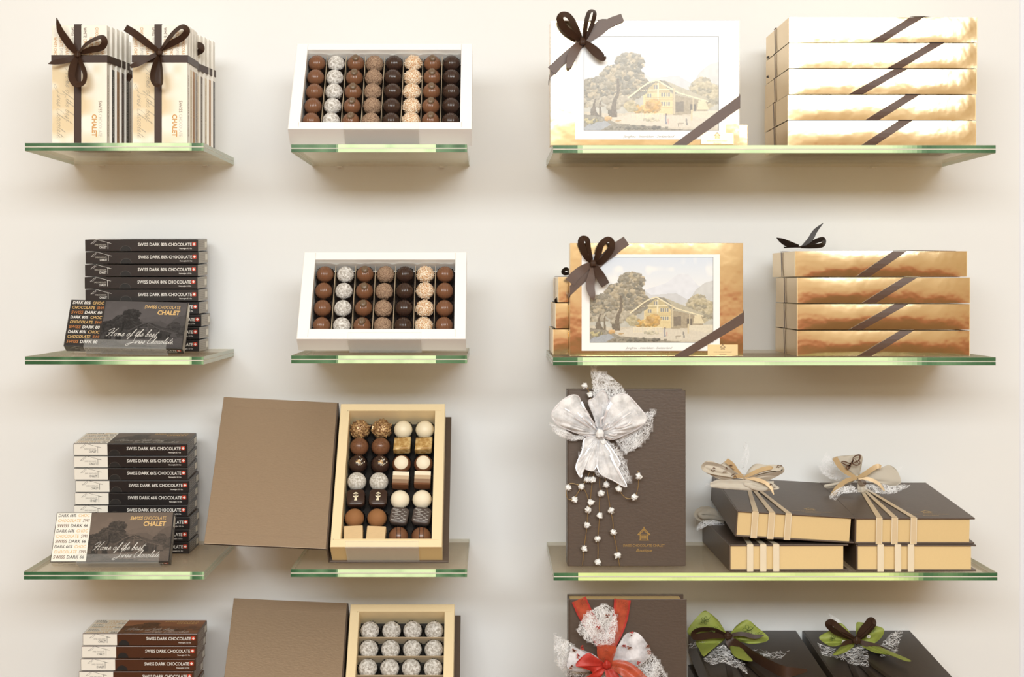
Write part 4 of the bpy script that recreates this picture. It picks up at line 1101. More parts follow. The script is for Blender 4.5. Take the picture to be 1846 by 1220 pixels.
# ------------------------------------------------------------------ book shaped boxes
BKW, BKL, BKT = .189, .292, .0445
def book_parts(t, cov='brown_paper', dark=False, W=BKW, L=BKL, T=BKT, logo=None, ribs=None, apex=(.055, .235), rm='cream_ribbon', wy=.0095):
    c = .0026
    m = MB(); m.bbox(-.002, W+.008, 0, L, 0, c, cov, .0007); m.build('back_cover', t)
    m = MB(); m.bbox(-.002, W+.008, 0, L, T-c, T, cov, .0007)
    if logo:
        m.M = Matrix.Translation((logo[0], logo[1], T+.0002)); chalet_mark(m, 0, 0, 0, logo[2], 'gold_ink')
    m.build('front_cover', t)
    m = MB(); m.bbox(-.0045, -.0018, 0, L, .0002, T-.0002, cov, .001); m.build('spine', t)
    m = MB(); m.box(-.0015, W, .003, L-.003, c+.0001, T-c-.0001, 'gold_card'); m.build('tray', t)
    if ribs:
        for i, x in enumerate(ribs):
            rb = MB(); h = .0005; w_ = wy
            rb.box(x-w_/2, x+w_/2, -.0011, -.0005, -.0004, T+.0011, rm)
            for s_ in (-1, 1): rb.box(x+s_*w_/2-.0006, x+s_*w_/2+.0006, -.0016, -.0010, 0, T, 'cream_ribbon_pale' if rm == 'cream_ribbon' else rm)
            dx = (i-1)*.0035
            vs = [(x-w_/2, -.0011, T+.0005), (x+w_/2, -.0011, T+.0005), (apex[0]+dx+.003, apex[1], T+.0009+.0004*i), (apex[0]+dx-.003, apex[1], T+.0009+.0004*i)]
            vs = [Vector(v) for v in vs]; vs = vs+[v+Vector((0, 0, h)) for v in vs]
            rb.add(vs, [(0, 3, 2, 1), (4, 5, 6, 7), (0, 1, 5, 4), (1, 2, 6, 5), (2, 3, 7, 6), (3, 0, 4, 7)], rm)
            rb.build('ribbon', t)
    return t
def book(name_label, px, pz, yw, rot, grp=None, **k):
    loc = (P(px, 0, yw).x, -yw, pz); t = thing('book_box', name_label, 'book-shaped gift box', loc, tuple(R(a) for a in rot), grp)
    return book_parts(t, **k)
s3 = Z['3R']
L1 = book('lower brown book box in the left stack, three pale ribbons on its gold edge', 1319, s3+.0003, .288, (0, 0, .8), 'book boxes lying on the third shelf', ribs=[.031, .053, .075], apex=(.05, .24), rm='cream_ribbon_pale')
U1 = book('tilted upper brown book box of left stack, beige bow with gold ribbon', 1329.5, Z['3R']+.0575, .284, (4.2, 3.4, 0), 'book boxes lying on the third shelf', ribs=[.027, .055, .083], apex=(.055, .23), logo=(.128, .036, .068))
L2 = book('lower brown book box in the right stack, three pale ribbons splayed on it', 1548.5, s3+.0003, .288, (0, 0, -.4), 'book boxes lying on the third shelf', ribs=[.036, .065, .087], apex=(.06, .24), rm='cream_ribbon_pale')
U2 = book('upper brown book box of right stack, bow with a butterfly print', 1545.4, s3+.0457, .286, (4.2, 0, -.3), 'book boxes lying on the third shelf', ribs=[.036, .062, .094], apex=(.064, .235), logo=(.128, .036, .068))
# standing closed books
def standing_book(px, py_top, zs, yw, label, logo):
    T = .046; t = thing('book_box', label, 'book-shaped gift box', (P(px, 0, yw).x, -yw+T, zs+.0004), (R(90-.5), 0, 0))
    return book_parts(t, W=.190, L=.3005, T=T, logo=logo)
SB1 = standing_book(1027.5, 702, Z['3R'], .246, 'upright closed brown book box with a large white organza bow', (.1265, .0445, .071))
SB2 = standing_book(1029.5, 1086, Z['4R'], .246, 'upright closed brown book box with a red and white net bow', (.1265, .0445, .071))
# open books
def open_book(dx, dz, tilt, cxp, rim_y, label, bn, zs):
    th = R(tilt); t_ = .048; W = .188; L = .291
    p = P(cxp, rim_y, .29); p.x += dx; p.z += dz; n_ = Vector((0, -math.sin(th), math.cos(th))); loc = p-n_*t_
    loc.z = zs+.0016 if loc.z < zs+.0016 else loc.z
    t = thing('open_book_box', label, 'open book-shaped box', loc, (th, 0, 0)); c = .0026
    m = MB(); m.bbox(-W/2-.005, W/2+.0105, -.004, L+.002, 0, c, 'brown_paper', .0006); m.build('back_cover', t)
    m = MB(); m.bbox(-W/2-.0065, -W/2-.004, -.004, L+.002, .0005, t_, 'brown_paper', .0006); m.build('spine', t)
    m = MB(); M0 = Matrix.Translation((-W/2-.0065, 0, t_+.0004)) @ Matrix.Rotation(R(5.2), 4, 'Y'); m.M = M0
    Wc = .203; m.bbox(-Wc, 0, -.004, L+.002, -c, 0, 'brown_paper_lining', .0007)
    for y in (L-.018, .016): m.bbox(-Wc+.012, -.008, y-.0004, y+.0004, -.0003, .0004, 'brown_paper_lining', .0001)
    e = .0004; m.box(-Wc-e, e, -.004-e, -.004, -c-e, -.0001, 'cover_edge'); m.build('front_cover', t)
    m = MB(); rim = (.0165, .0175, .0155, .0155); well = .044
    a0, a1, c0, c1, zf = tray_mesh(m, W, L, t_, rim, well, 'gold_tray', 'gold_tray', 'gold_card', c+.0002)
    for (x, y) in ((a0-.003, c1), (a0-.012, c0-.001)): m.box(x-.0006, x+.0006, y-.0004, y+.0004, t_, t_+.0002, 'notch_dark')
    m.line2([(a0-.003, c1+.0005), (W/2-.006, c1+.0005)], .0004, t_+.0001, 'ink_tan'); m.line2([(a0-.01, c0-.0015), (W/2-.006, c0-.0015)], .0004, t_+.0001, 'ink_tan')
    m.build('tray', t)
    f = MB(); f.box(a0+.0003, a1-.0003, c0+.0003, c1-.0003, zf+.0002, zf+.0008, 'paper_cup_black'); f.build('tray_floor_paper', t)
    return t, loc, (th, 0, 0), (a0, a1, c0, c1, zf)
ob, lo, ro, (a0, a1, c0, c1, zf) = open_book(0, 0, 51, 695.8, 985.6, 'open brown book box of assorted pralines on the third middle shelf', '', Z['3M'])
stand(-.068, .055, .048, lo, ro, Z['3M'], 'clear stand under the open book box of assorted pralines', .010)
M = Matrix.LocRotScale(lo, Euler(ro), None)
rowsL = [('rock', 'golden nut cluster praline'), ('grid', 'milk chocolate praline with raised grid'), ('sprinkle', 'dark praline with nut sprinkles'), ('powder_fine', 'sugar-dusted truffle'),
         ('figure', 'dark square praline with a gold figure'), ('cocoa', 'cocoa-dusted round truffle'), ('wafer', 'pale square wafer praline')]
rowsR = [('ivory', 'smooth white chocolate ball in top row'), ('nougat', 'golden nougat slab'), ('cap', 'milk praline with a white cap'), ('layered', 'three-layer square praline'),
         ('ivory_matt', 'matt ivory round truffle, fifth row'), ('pattern', 'dark square praline covered in white lettering'), ('stripes', 'milk praline with dark stripes')]
pc = (a1-a0)/4; pr_ = (c1-c0-.006)/7
for side, rows in ((0, rowsL), (2, rowsR)):
    for j, (k, d) in enumerate(rows):
        src = getp(k, 'paper_cup_black')
        for i in (0, 1):
            spin = rnd.random()*6.28 if k in ('rock', 'powder_fine', 'cocoa', 'ivory_matt') else rnd.uniform(-.06, .06)+(-.12 if k in ('pattern',) else 0)
            hh = .0008
            place_praline(src[0], src[1], M, a0+pc*(side+i+.5), c1-.005-pr_*(j+.5), zf+.001+hh, '%s, %s of its pair in the open book box' % (d, ['left', 'right'][i]), 'pralines in the open book box', spin, .0005, 1.12)
            src[1] = True
ob2, lo2, ro2, (a0, a1, c0, c1, zf) = open_book(.017, -DZ4, 49.5, 695.8, 985.6, 'open brown book box of sugar-dusted truffles on the bottom middle shelf', '', Z['4M'])
stand(-.068, .055, .048, lo2, ro2, Z['4M'], 'clear stand under the open book box of truffles', .010)
M = Matrix.LocRotScale(lo2, Euler(ro2), None); pc = (a1-a0)/4; pr_ = (c1-c0-.004)/7
for j in range(1, 7):
    d = MB(); y = c1-.004-pr_*j; d.box(a0+.0004, a1-.0004, y-.0003, y+.0003, zf+.001, zf+.026, 'divider_card'); d.build('divider', ob2)
src = [praline('powder', .0150, 'paper_cup_black'), False]
for j in range(7):
    for i in range(4):
        place_praline(src[0], src[1], M, a0+pc*(i+.5), c1-.005-pr_*(j+.5), zf+.0014, 'sugar-dusted truffle, %s from left, %s row of the bottom book box' % (ordn(i), ordn(j)), 'truffles in the bottom book box', rnd.random()*6.28, .0004, 1.12); src[1] = True
# ------------------------------------------------------------------ bows on the standing gold boxes
def gold_bow(t, q, Y, loops, tails, kn):
    for i, L in enumerate(loops+tails):
        pass
    mb = MB()
    for L, a in loops: strip(mb, q(L), .0145, 'dark_satin', a)
    for L, a in tails: strip(mb, q(L), .0155, 'brown_satin' if a < 12 else 'dark_satin', a)
    k = q([kn])[0]; knot(mb, k[0], k[1], Y+.004, .006, 'dark_satin', 4); mb.build('bow', t, True)
Y = .300
q1 = lambda L: [(970+p[0]/4.067, 10+p[1]/4.067, Y+p[2], *p[3:]) for p in L]
gold_bow(g1, q1, Y, [([(320, 255, 0, .5), (270, 225, .008, .9), (200, 170, .014, 1), (160, 105, .018, 1), (175, 68, .02, 1), (215, 70, .02, 1), (250, 110, .016, 1), (285, 180, .01, 1), (318, 250, 0, .5)], 42),
    ([(340, 250, 0, .5), (345, 190, .01, .9), (355, 110, .018, 1), (378, 45, .022, 1), (415, 50, .02, 1), (402, 120, .014, 1), (375, 190, .008, .9), (345, 255, 0, .5)], 62)],
    [([(335, 265, 0, .5), (380, 300, .006, .9), (430, 345, .01, 1.05), (475, 385, .012, .75), (498, 374, .014, .1)], 14), ([(322, 265, 0, .5), (285, 310, .005, .9), (250, 370, .008, 1), (228, 440, .01, .6), (232, 460, .01, .1)], 5)], (325, 265, 0))
Y = .27
q2 = lambda L: [(970+p[0]/4.395, 400+p[1]/4.395, Y+p[2], *p[3:]) for p in L]
gold_bow(g2, q2, Y, [([(425, 320, 0, .5), (385, 280, .008, .9), (355, 220, .014, 1), (340, 160, .018, 1.05), (352, 132, .02, 1.05), (388, 140, .018, 1), (400, 200, .012, .9), (425, 300, 0, .5)], 50),
    ([(450, 315, 0, .5), (475, 260, .01, .9), (500, 180, .016, .9), (545, 140, .02, .9), (580, 150, .02, .9), (585, 200, .018, 1), (550, 260, .012, 1.1), (500, 310, .006, .9), (450, 322, 0, .5)], 42)],
    [([(450, 340, 0, .5), (480, 400, .006, .9), (505, 450, .01, 1.1), (535, 500, .012, 1)], 14), ([(435, 345, 0, .5), (430, 420, .005, .9), (412, 500, .008, 1), (430, 580, .01, .7), (442, 620, .01, .1)], 9)], (435, 330, 0))
for t, q, pts, Y in ((g1, q1, [(620, 88, 0, .9), (520, 130, 0, 1), (440, 190, 0, 1), (350, 262, .002, .6)], .2952), (g1, q1, [(310, 268, .002, .6), (240, 345, 0, 1), (170, 405, 0, 1), (98, 480, 0, 1.1)], .2952),
                     (g2, q2, [(700, 148, 0, 1.1), (640, 190, 0, 1.1), (560, 260, 0, 1), (460, 325, .002, .6)], .2655), (g2, q2, [(415, 335, .002, .6), (350, 380, 0, 1), (290, 430, 0, 1.1), (252, 480, 0, 1.2)], .2655)):
    mb = MB(); strip(mb, [(*p[:2], Y+(p[2]-(.3 if t is g1 else .27))+0, p[3]) for p in q([(a[0], a[1], 0+a[2], a[3]) for a in pts])] if False else [((970+a[0]/(4.067 if t is g1 else 4.395)), ((10 if t is g1 else 400)+a[1]/(4.067 if t is g1 else 4.395)), Y+a[2], a[3]) for a in pts], .0155, 'brown_satin', 0); mb.build('ribbon', t, True)
# ------------------------------------------------------------------ white organza bow and bead strings
def Q(L, ox, oy, s_, Y): return [(ox+p[0]/s_, oy+p[1]/s_, Y+(p[2] if len(p) > 2 else 0), *p[3:]) for p in L]
def part(parent, name, fn):
    mb = MB(); fn(mb); return mb.build(name, parent, True)
B = lambda L, Y=.262: Q(L, 970, 650, 2.976, Y)
nets = [([(278, 25), (345, 55), (400, 90), (450, 130), (490, 190), (500, 260), (420, 330), (335, 390), (305, 280), (290, 150)], 620, .254),
        ([(637, 258), (600, 400), (545, 460), (470, 505), (425, 450), (400, 400), (560, 280)], 420, .251),
        ([(240, 420), (330, 400), (440, 470), (480, 560), (505, 660), (400, 645), (320, 622), (300, 600), (215, 530)], 480, .253),
        ([(60, 330), (120, 360), (200, 400), (260, 400), (240, 425), (170, 432), (90, 390)], 200, .26)]
for i, (pl, n, Y) in enumerate(nets):
    part(SB1, 'fibre_net', lambda mb: net(mb, [(970+a/2.976, 650+b/2.976) for a, b in pl], Y, n, i+1, ln=34, bulge=.01))
def organza(mb):
    k = (330, 392)
    for i, (o, bu) in enumerate((([(320, 375), (240, 240), (215, 190), (170, 188), (110, 230), (72, 292), (110, 345), (200, 385), (290, 412)], .016), ([(340, 375), (365, 260), (400, 195), (470, 180), (530, 235), (582, 310), (540, 360), (470, 395), (400, 422), (350, 412)], .016),
                                 ([(320, 405), (250, 420), (238, 480), (205, 560), (212, 600), (232, 625), (240, 580), (290, 590), (320, 560)], .008), ([(340, 405), (400, 480), (440, 550), (430, 580), (475, 675), (400, 640), (330, 600), (310, 520)], .008),
                                 ([(325, 380), (300, 300), (270, 220), (300, 200), (350, 160), (375, 230), (345, 330)], .006), ([(322, 380), (270, 320), (180, 250), (130, 260), (120, 320), (220, 370)], .02), ([(338, 380), (400, 320), (470, 250), (520, 270), (530, 320), (420, 370)], .02))):
        petal(mb, k, o, 970, 650, 2.976, .262, 'organza', bu, .004, 7+i % 3, i)
        Lm = max(math.hypot(x-k[0], y-k[1]) for x, y in o)
        strip(mb, Q([(x, y, .0005+.016*math.hypot(x-k[0], y-k[1])/Lm) for x, y in o], 970, 650, 2.976, .2625), .0017, 'glitter_edge', 0, 5)
        r_ = random.Random(i)
        for _ in range(5 if bu > .01 else 2):
            q0 = r_.uniform(.25, .5); q1 = r_.uniform(.6, .92); j = r_.randrange(1, len(o)-1); x, y = o[j]; f = lambda q, w=0: (k[0]+(x-k[0])*q+w, k[1]+(y-k[1])*q+w, .016*q*math.hypot(x-k[0], y-k[1])/Lm+bu*.8*math.sin(math.pi*q)**.8+.0015)
            strip(mb, Q([f(q0), f((q0+q1)/2, r_.uniform(-12, 12)), f(q1, r_.uniform(-6, 6))], 970, 650, 2.976, .262), r_.uniform(.0012, .003), 'glitter_edge', 0, 6)
    knot(mb, 970+330/2.976, 650+392/2.976, .28, .007, 'organza_dense', 3)
part(SB1, 'organza_bow', organza)
strings = [[(345, 400), (345, 490), (375, 545), (392, 568), (420, 620), (433, 688), (470, 735), (516, 733), (536, 680), (538, 620), (535, 590)],
           [(275, 600), (262, 636), (235, 675), (200, 730), (195, 745), (160, 740), (152, 690), (175, 658), (233, 676), (262, 720), (276, 790), (268, 820)],
           [(302, 600), (293, 638), (285, 700), (280, 755), (268, 800), (263, 880), (248, 1000), (238, 1098)],
           [(332, 620), (330, 660), (334, 712), (328, 770), (330, 830), (325, 900), (320, 955), (322, 1020), (319, 1080), (318, 1098)],
           [(360, 630), (366, 665), (378, 740), (390, 805), (402, 870), (404, 922), (418, 985), (428, 1043), (437, 1100)],
           [(300, 260), (285, 215), (278, 180), (265, 150), (248, 135)]]
puffs = [[(350, 440), (392, 568), (433, 688), (516, 733), (540, 620)], [(262, 636), (196, 745), (160, 682), (233, 676), (268, 800)], [(293, 638), (282, 760), (263, 880), (248, 1008)],
         [(338, 712), (332, 830), (320, 955), (320, 1080)], [(366, 665), (392, 803), (404, 920), (428, 1043)], [(248, 135), (280, 182)]]
for i, st in enumerate(strings):
    o = part(SB1, 'bead_string', lambda mb: tube(mb, [P(*p) for p in B([(a, b) for a, b in st], .254 if i else .262)], .00065, 'wire_gold', 5, 6))
    for j, (a, b) in enumerate(puffs[i]):
        mb = MB(); bm = bmesh.new(); bmesh.ops.create_icosphere(bm, subdivisions=3, radius=1); c = P(970+a/2.976, 650+b/2.976, .256 if i else .266)
        for v in bm.verts: v.co = c+v.co*(.0048+.0042*mn.noise(v.co*2.6+Vector((i*3, j*5, 1))))
        mb.bm(bm, 'puff_white', True); pf = mb.build('white_puff', o); pf.matrix_parent_inverse = Matrix.LocRotScale(SB1.location, SB1.rotation_euler, None).inverted()
# child of a child: parent carries an inverse already, so undo it
for o in list(bpy.data.objects):
    if o.name.startswith('white_puff'): o.matrix_parent_inverse = Matrix()
# ------------------------------------------------------------------ beige fabric bows on the lying books
part(U1, 'fabric_bow', lambda mb: [petal(mb, (483, 352), o, 1230, 780, 4.358, Y, 'linen', .012, .0028, f, k) for o, f, k in (
    ([(470, 345), (400, 300), (345, 222), (300, 245), (220, 220), (175, 228), (160, 262), (170, 300), (220, 330), (300, 365), (400, 362)], 5, 1), ([(495, 345), (520, 290), (570, 245), (640, 248), (720, 262), (793, 268), (785, 310), (740, 345), (660, 375), (560, 370)], 4, 2))]+[knot(mb, 1230+485/4.358, 780+352/4.358, Y+.004, .005, 'linen', 2)])
part(U1, 'fabric_fold', lambda mb: [strip(mb, Q(L, 1230, 780, 4.358, Y+.012), .012, 'linen', 48, 8) for L in (
    [(480, 352, 0, .4), (380, 305, .004, .9), (280, 262, .006, 1.2), (190, 250, .008, 1.4), (172, 275, .008, 1.2), (240, 305, .006, 1), (480, 356, 0, .4)], [(490, 352, 0, .4), (600, 300, .006, 1.1), (700, 275, .008, 1.2), (785, 285, .01, 1), (740, 320, .008, 1), (490, 358, 0, .4)])])
part(U1, 'fabric_ruffle', lambda mb: [strip(mb, Q(L, 1230, 780, 4.358, Y+.006), w_, 'linen', a, 8, 5, .003, .0015, .0005, 9) for L, w_, a in (
    ([(220, 410, 0, .5), (300, 400, 0, 1), (400, 405, 0, 1.1), (490, 410, .004, 1.1), (600, 415, 0, 1.2), (680, 420, 0, 1), (760, 435, 0, .2)], .016, 8),
    ([(490, 385, .004, .8), (560, 400, .006, 1.4), (640, 415, .004, 1.3), (720, 400, 0, .6)], .014, 20))])
part(U1, 'printed_motifs', lambda mb: [blot(mb, 1230+a/4.358, 780+b/4.358, Y+.022, 4, 'linen_print', k) for k, (a, b) in enumerate([(230, 290), (330, 300), (370, 270), (755, 262), (700, 425), (400, 340)])])
part(U1, 'gold_ribbon_bow', lambda mb: [strip(mb, Q(L, 1230, 780, 4.358, Y+.012), .0085, 'gold_ribbon', a) for L, a in (
    ([(478, 348, 0, .5), (430, 300, .004, .8), (390, 250, .008, 1), (345, 215, .01, 1)], 8), ([(490, 348, 0, .5), (550, 320, .006, .9), (620, 290, .01, 1), (690, 275, .012, 1), (700, 292, .01, 1), (640, 308, .008, .9), (560, 330, .004, .8), (492, 350, 0, .5)], 45),
    ([(490, 350, 0, .6), (580, 365, .004, .7), (650, 390, .006, .7), (695, 430, .008, .6), (718, 485, .01, .2)], 5), ([(485, 355, 0, .5), (440, 340, .004, .7), (400, 345, .006, .4)], 10))])
part(U1, 'fibre_net', lambda mb: net(mb, [(1230+a/4.358, 780+b/4.358) for a, b in [(410, 150), (440, 250), (478, 180), (475, 90), (505, 50), (520, 90), (530, 160), (520, 230), (490, 320), (455, 300)]], .07, 70, 5, ln=40, film=False))
part(U1, 'fibre_net', lambda mb: net(mb, [(1230+a/4.358, 780+b/4.358) for a, b in [(165, 440), (175, 400), (260, 375), (380, 365), (500, 385), (480, 440), (330, 435), (230, 425)]], .1, 220, 6, ln=34, bulge=.004, film=False))
part(L1, 'fabric_bow', lambda mb: [strip(mb, Q(L, 1230, 780, 4.358, .07), w_, 'linen', a, 8, 5, .002, .001, .0005, 3) for L, w_, a in (
    ([(330, 690, 0, .6), (240, 680, .004, 1), (150, 670, .008, 1), (122, 640, .008, .9), (150, 612, .006, .9), (230, 612, .002, .9), (275, 650, 0, .6)], .016, 50), ([(310, 680, 0, .6), (230, 650, .004, 1.2), (150, 640, .006, .8)], .02, 12))])
part(L1, 'fibre_net', lambda mb: net(mb, [(1230+a/4.358, 780+b/4.358) for a, b in [(108, 775), (105, 735), (160, 685), (260, 680), (340, 725), (200, 730)]], .085, 170, 7, ln=34, bulge=.004, film=False))
# right stack
SU2 = lambda y: (y-871)/(937-871)*.284+.022
Q_ = Q
Y = .085
part(U2, 'fabric_bow', lambda mb: [petal(mb, (375, 355), o, 1460, 780, 4.357, Y+.004, 'linen', .010, .0025, f, k) for o, f, k in (
    ([(355, 345), (280, 290), (215, 250), (175, 205), (210, 185), (300, 178), (405, 173), (408, 250), (390, 330)], 4, 1), ([(385, 345), (450, 300), (560, 275), (620, 252), (680, 290), (715, 370), (700, 405), (640, 418), (560, 395), (450, 375)], 4, 2),
    ([(360, 362), (280, 370), (220, 400), (120, 405), (125, 435), (220, 425), (320, 400)], 3, 3), ([(365, 370), (385, 420), (375, 460), (420, 465), (450, 430), (400, 380)], 3, 4))]+[knot(mb, 1460+372/4.357, 780+355/4.357, Y+.01, .005, 'linen', 2)])
part(U2, 'butterfly_print', lambda mb: [strip(mb, Q(L, 1460, 780, 4.357, Y+.032), .0016, 'linen_print', 0, 6) for L in (
    [(300, 285, 0, .5), (318, 250, 0, 2.2), (345, 210, 0, 1.2)], [(330, 240, 0, 1), (345, 190, 0, 1), (390, 175, 0, 2), (385, 215, 0, 1.6), (335, 240, 0, 1)], [(332, 242, 0, 1), (365, 255, 0, 1.4), (395, 240, 0, 1), (385, 215, 0, 1)],
    [(322, 245, 0, 1), (270, 225, 0, 1.4), (250, 232, 0, 1), (290, 255, 0, 1.5), (318, 252, 0, 1)], [(318, 255, 0, 1), (285, 270, 0, 1.4), (300, 288, 0, 1), (322, 262, 0, 1)], [(350, 200, 0, .6), (370, 225, 0, .8), (385, 245, 0, .6)])])
part(U2, 'rosette', lambda mb: [tube(mb, [P(1460+(410+r_*math.cos(a*.7+r_))/4.357, 780+(392+r_*.8*math.sin(a*.7+r_))/4.357, Y+.028) for a in range(10)], .0005, 'linen_print', 5, 4) for r_ in (8, 16, 24, 31)])
part(U2, 'gold_ribbon_bow', lambda mb: [strip(mb, Q(L, 1460, 780, 4.357, Y+.022), .0095, 'gold_ribbon', a) for L, a in (
    ([(365, 352, 0, .5), (290, 310, .004, .9), (235, 260, .008, 1), (195, 195, .01, 1)], 8), ([(375, 352, 0, .5), (430, 325, .006, .9), (480, 290, .01, .9), (530, 262, .012, .9), (560, 268, .012, .6)], 10),
    ([(370, 355, 0, .6), (290, 375, .004, .9), (220, 430, .006, 1), (180, 490, .008, 1), (160, 540, .01, .7)], 8), ([(380, 352, 0, .6), (470, 365, .004, .7), (540, 400, .006, .6), (585, 455, .008, .3)], 8))])
for k, (pl, n, yy) in enumerate([([(380, 430), (450, 400), (560, 400), (700, 405), (820, 408), (750, 440), (680, 475), (600, 485), (480, 465)], 260, .1), ([(60, 260), (110, 190), (130, 120), (160, 190), (220, 260), (290, 350), (230, 385), (150, 360), (90, 320)], 200, .07),
                                 ([(150, 545), (150, 490), (230, 430), (330, 400), (400, 470), (250, 480), (190, 545)], 190, .12), ([(600, 300), (660, 280), (770, 240), (700, 300), (640, 330)], 50, .07)]):
    part(U2, 'fibre_net', lambda mb: net(mb, [(1460+a/4.357, 780+b/4.357) for a, b in pl], yy, n, 20+k, ln=30, bulge=.006, film=False, surf=SU2))
# ------------------------------------------------------------------ bottom row: dark books with green bows
z4 = Z['4R']
def low_stack(px, yaw, labels):
    out = []
    for k in range(4):
        top = k == 3
        out.append(book(labels[k], px+(0, 1, -1, 0)[k], z4+.0003+.0427*k, .284, (4.2 if top else 0, 0, yaw), 'dark book boxes stacked on the bottom shelf', cov='espresso_paper', T=.0423))
    return out
SURF = lambda y, y0=1142, y1=1229: (y-y0)/(y1-y0)*.284+.034
SL = low_stack(1286, 0, ['dark book box, bottom of the bottom-row stack beside the upright book', 'dark book box, second from bottom in the bottom-row left stack', 'dark book box, third from bottom in the bottom-row left stack', 'dark top book box of bottom-row left stack, wide green bow, long brown tail'])
SR = low_stack(1514, 0, ['dark book box, bottom of the rightmost bottom-row stack', 'dark book box, second from bottom in the rightmost bottom-row stack', 'dark book box, third from bottom in the rightmost bottom-row stack', 'dark top book box of rightmost bottom-row stack, green bow with short tail'])
TL, TR = SL[3], SR[3]
G0 = lambda L, Y: Q(L, 960, 1060, 2.495, Y)
G = lambda L, Y: [(p[0], p[1], max(p[2], SURF(p[1])+(p[2]-Y)*.3), *p[3:]) for p in G0(L, Y)]
Y = .09
part(TL, 'green_bow', lambda mb: [petal(mb, (880, 215), o, 960, 1060, 2.495, Y, 'green_fabric', .012, .003, f, k, surf=SURF) for o, f, k in (
    ([(870, 210), (840, 150), (795, 110), (770, 102), (735, 135), (698, 185), (705, 210), (740, 222), (810, 215)], 4, 1), ([(890, 210), (915, 170), (965, 142), (1010, 175), (1060, 218), (1050, 240), (985, 250), (930, 240)], 4, 2),
    ([(865, 220), (800, 225), (735, 238), (750, 275), (770, 306), (800, 280), (850, 245)], 3, 3), ([(880, 235), (895, 290), (930, 318), (990, 328), (960, 290), (925, 245)], 3, 4))])
def sprig(mb, cx, cy, yw, rr, m, seed=1):
    """curled flower outline with a stem"""
    r = random.Random(seed); a0 = r.random()*6
    strip(mb, [(cx-rr, cy+rr*.5, yw, .5), (cx-rr*.3, cy+rr*.2, yw, 1), (cx+rr*.5, cy-rr*.1, yw, 1), (cx+rr, cy-rr*.7, yw, .4)], .0009, m, 0, 5)
    for k in range(5):
        a = a0+k*1.2566; L = rr*.62; c, d = math.cos(a), math.sin(a)
        strip(mb, [(cx, cy, yw, .6), (cx+L*(c*.7-d*.35), cy+L*(d*.7+c*.35), yw, 1), (cx+L*c*1.05, cy+L*d*1.05, yw, 1.2), (cx+L*(c*.7+d*.35), cy+L*(d*.7-c*.35), yw, 1), (cx, cy, yw, .6)], .0008, m, 0, 4)
for k, (a, b, rr) in enumerate([(775, 145, 11), (740, 190, 8), (968, 188, 14), (1015, 212, 9), (815, 185, 8)]):
    part(TL, 'leaf_print', lambda mb: sprig(mb, 960+a/2.495, 1060+b/2.495, Y+.0315, rr, 'green_print', k))
part(TL, 'brown_bow', lambda mb: [strip(mb, G(L, Y+.026), w_, 'dark_satin', a, 8, 2) for L, w_, a in (
    ([(880, 215, 0, .5), (820, 190, .006, 1), (760, 185, .01, 1), (725, 200, .012, 1), (735, 220, .012, 1), (800, 212, .008, 1), (880, 218, 0, .5)], .014, 45), ([(880, 215, 0, .5), (940, 205, .006, .7), (1000, 218, .008, .7), (1040, 212, .01, .2)], .011, 20),
    ([(880, 218, 0, .6), (900, 250, .006, 1.3), (960, 290, .01, 1.3), (1040, 335, .012, 1.2), (1130, 375, .014, 1.2), (1235, 370, .012, .3)], .0165, 6))]+[knot(mb, 960+878/2.495, 1060+215/2.495, Y+.03, .007, 'dark_satin', 2)])
for k, (pl, n, yy) in enumerate([([(765, 320), (820, 270), (860, 250), (900, 290), (960, 340), (970, 390), (920, 360), (860, 335), (800, 345)], 330, .12), ([(930, 260), (1000, 270), (1080, 285), (1170, 268), (1110, 325), (1000, 300)], 80, .1), ([(698, 250), (760, 230), (860, 240), (800, 262), (700, 272)], 50, .1)]):
    part(TL, 'fibre_net', lambda mb: net(mb, [(960+a/2.495, 1060+b/2.495) for a, b in pl], yy, n, 40+k, ln=24, bulge=.008, film=False, surf=SURF))
part(TR, 'green_bow', lambda mb: [petal(mb, (1455, 235), o, 960, 1060, 2.495, Y, 'green_fabric', .011, .003, f, k, surf=SURF) for o, f, k in (
    ([(1450, 230), (1400, 165), (1370, 158), (1345, 185), (1290, 218), (1310, 245), (1350, 262), (1400, 250)], 4, 5), ([(1460, 230), (1455, 165), (1470, 152), (1530, 165), (1580, 183), (1570, 220), (1530, 250), (1480, 245)], 4, 6),
    ([(1440, 240), (1400, 225), (1385, 262), (1350, 300), (1400, 292), (1445, 262)], 3, 7), ([(1470, 240), (1520, 240), (1590, 275), (1698, 322), (1680, 328), (1600, 300), (1540, 290), (1480, 262)], 3, 8))])
for k, (a, b) in enumerate([(1530, 185), (1490, 190), (1350, 225), (1400, 240), (1512, 218)]):
    part(TR, 'leaf_print', lambda mb: sprig(mb, 960+a/2.495, 1060+b/2.495, Y+.03, 7 if k < 3 else 4, 'green_print' if k < 3 else 'ink_white', k))
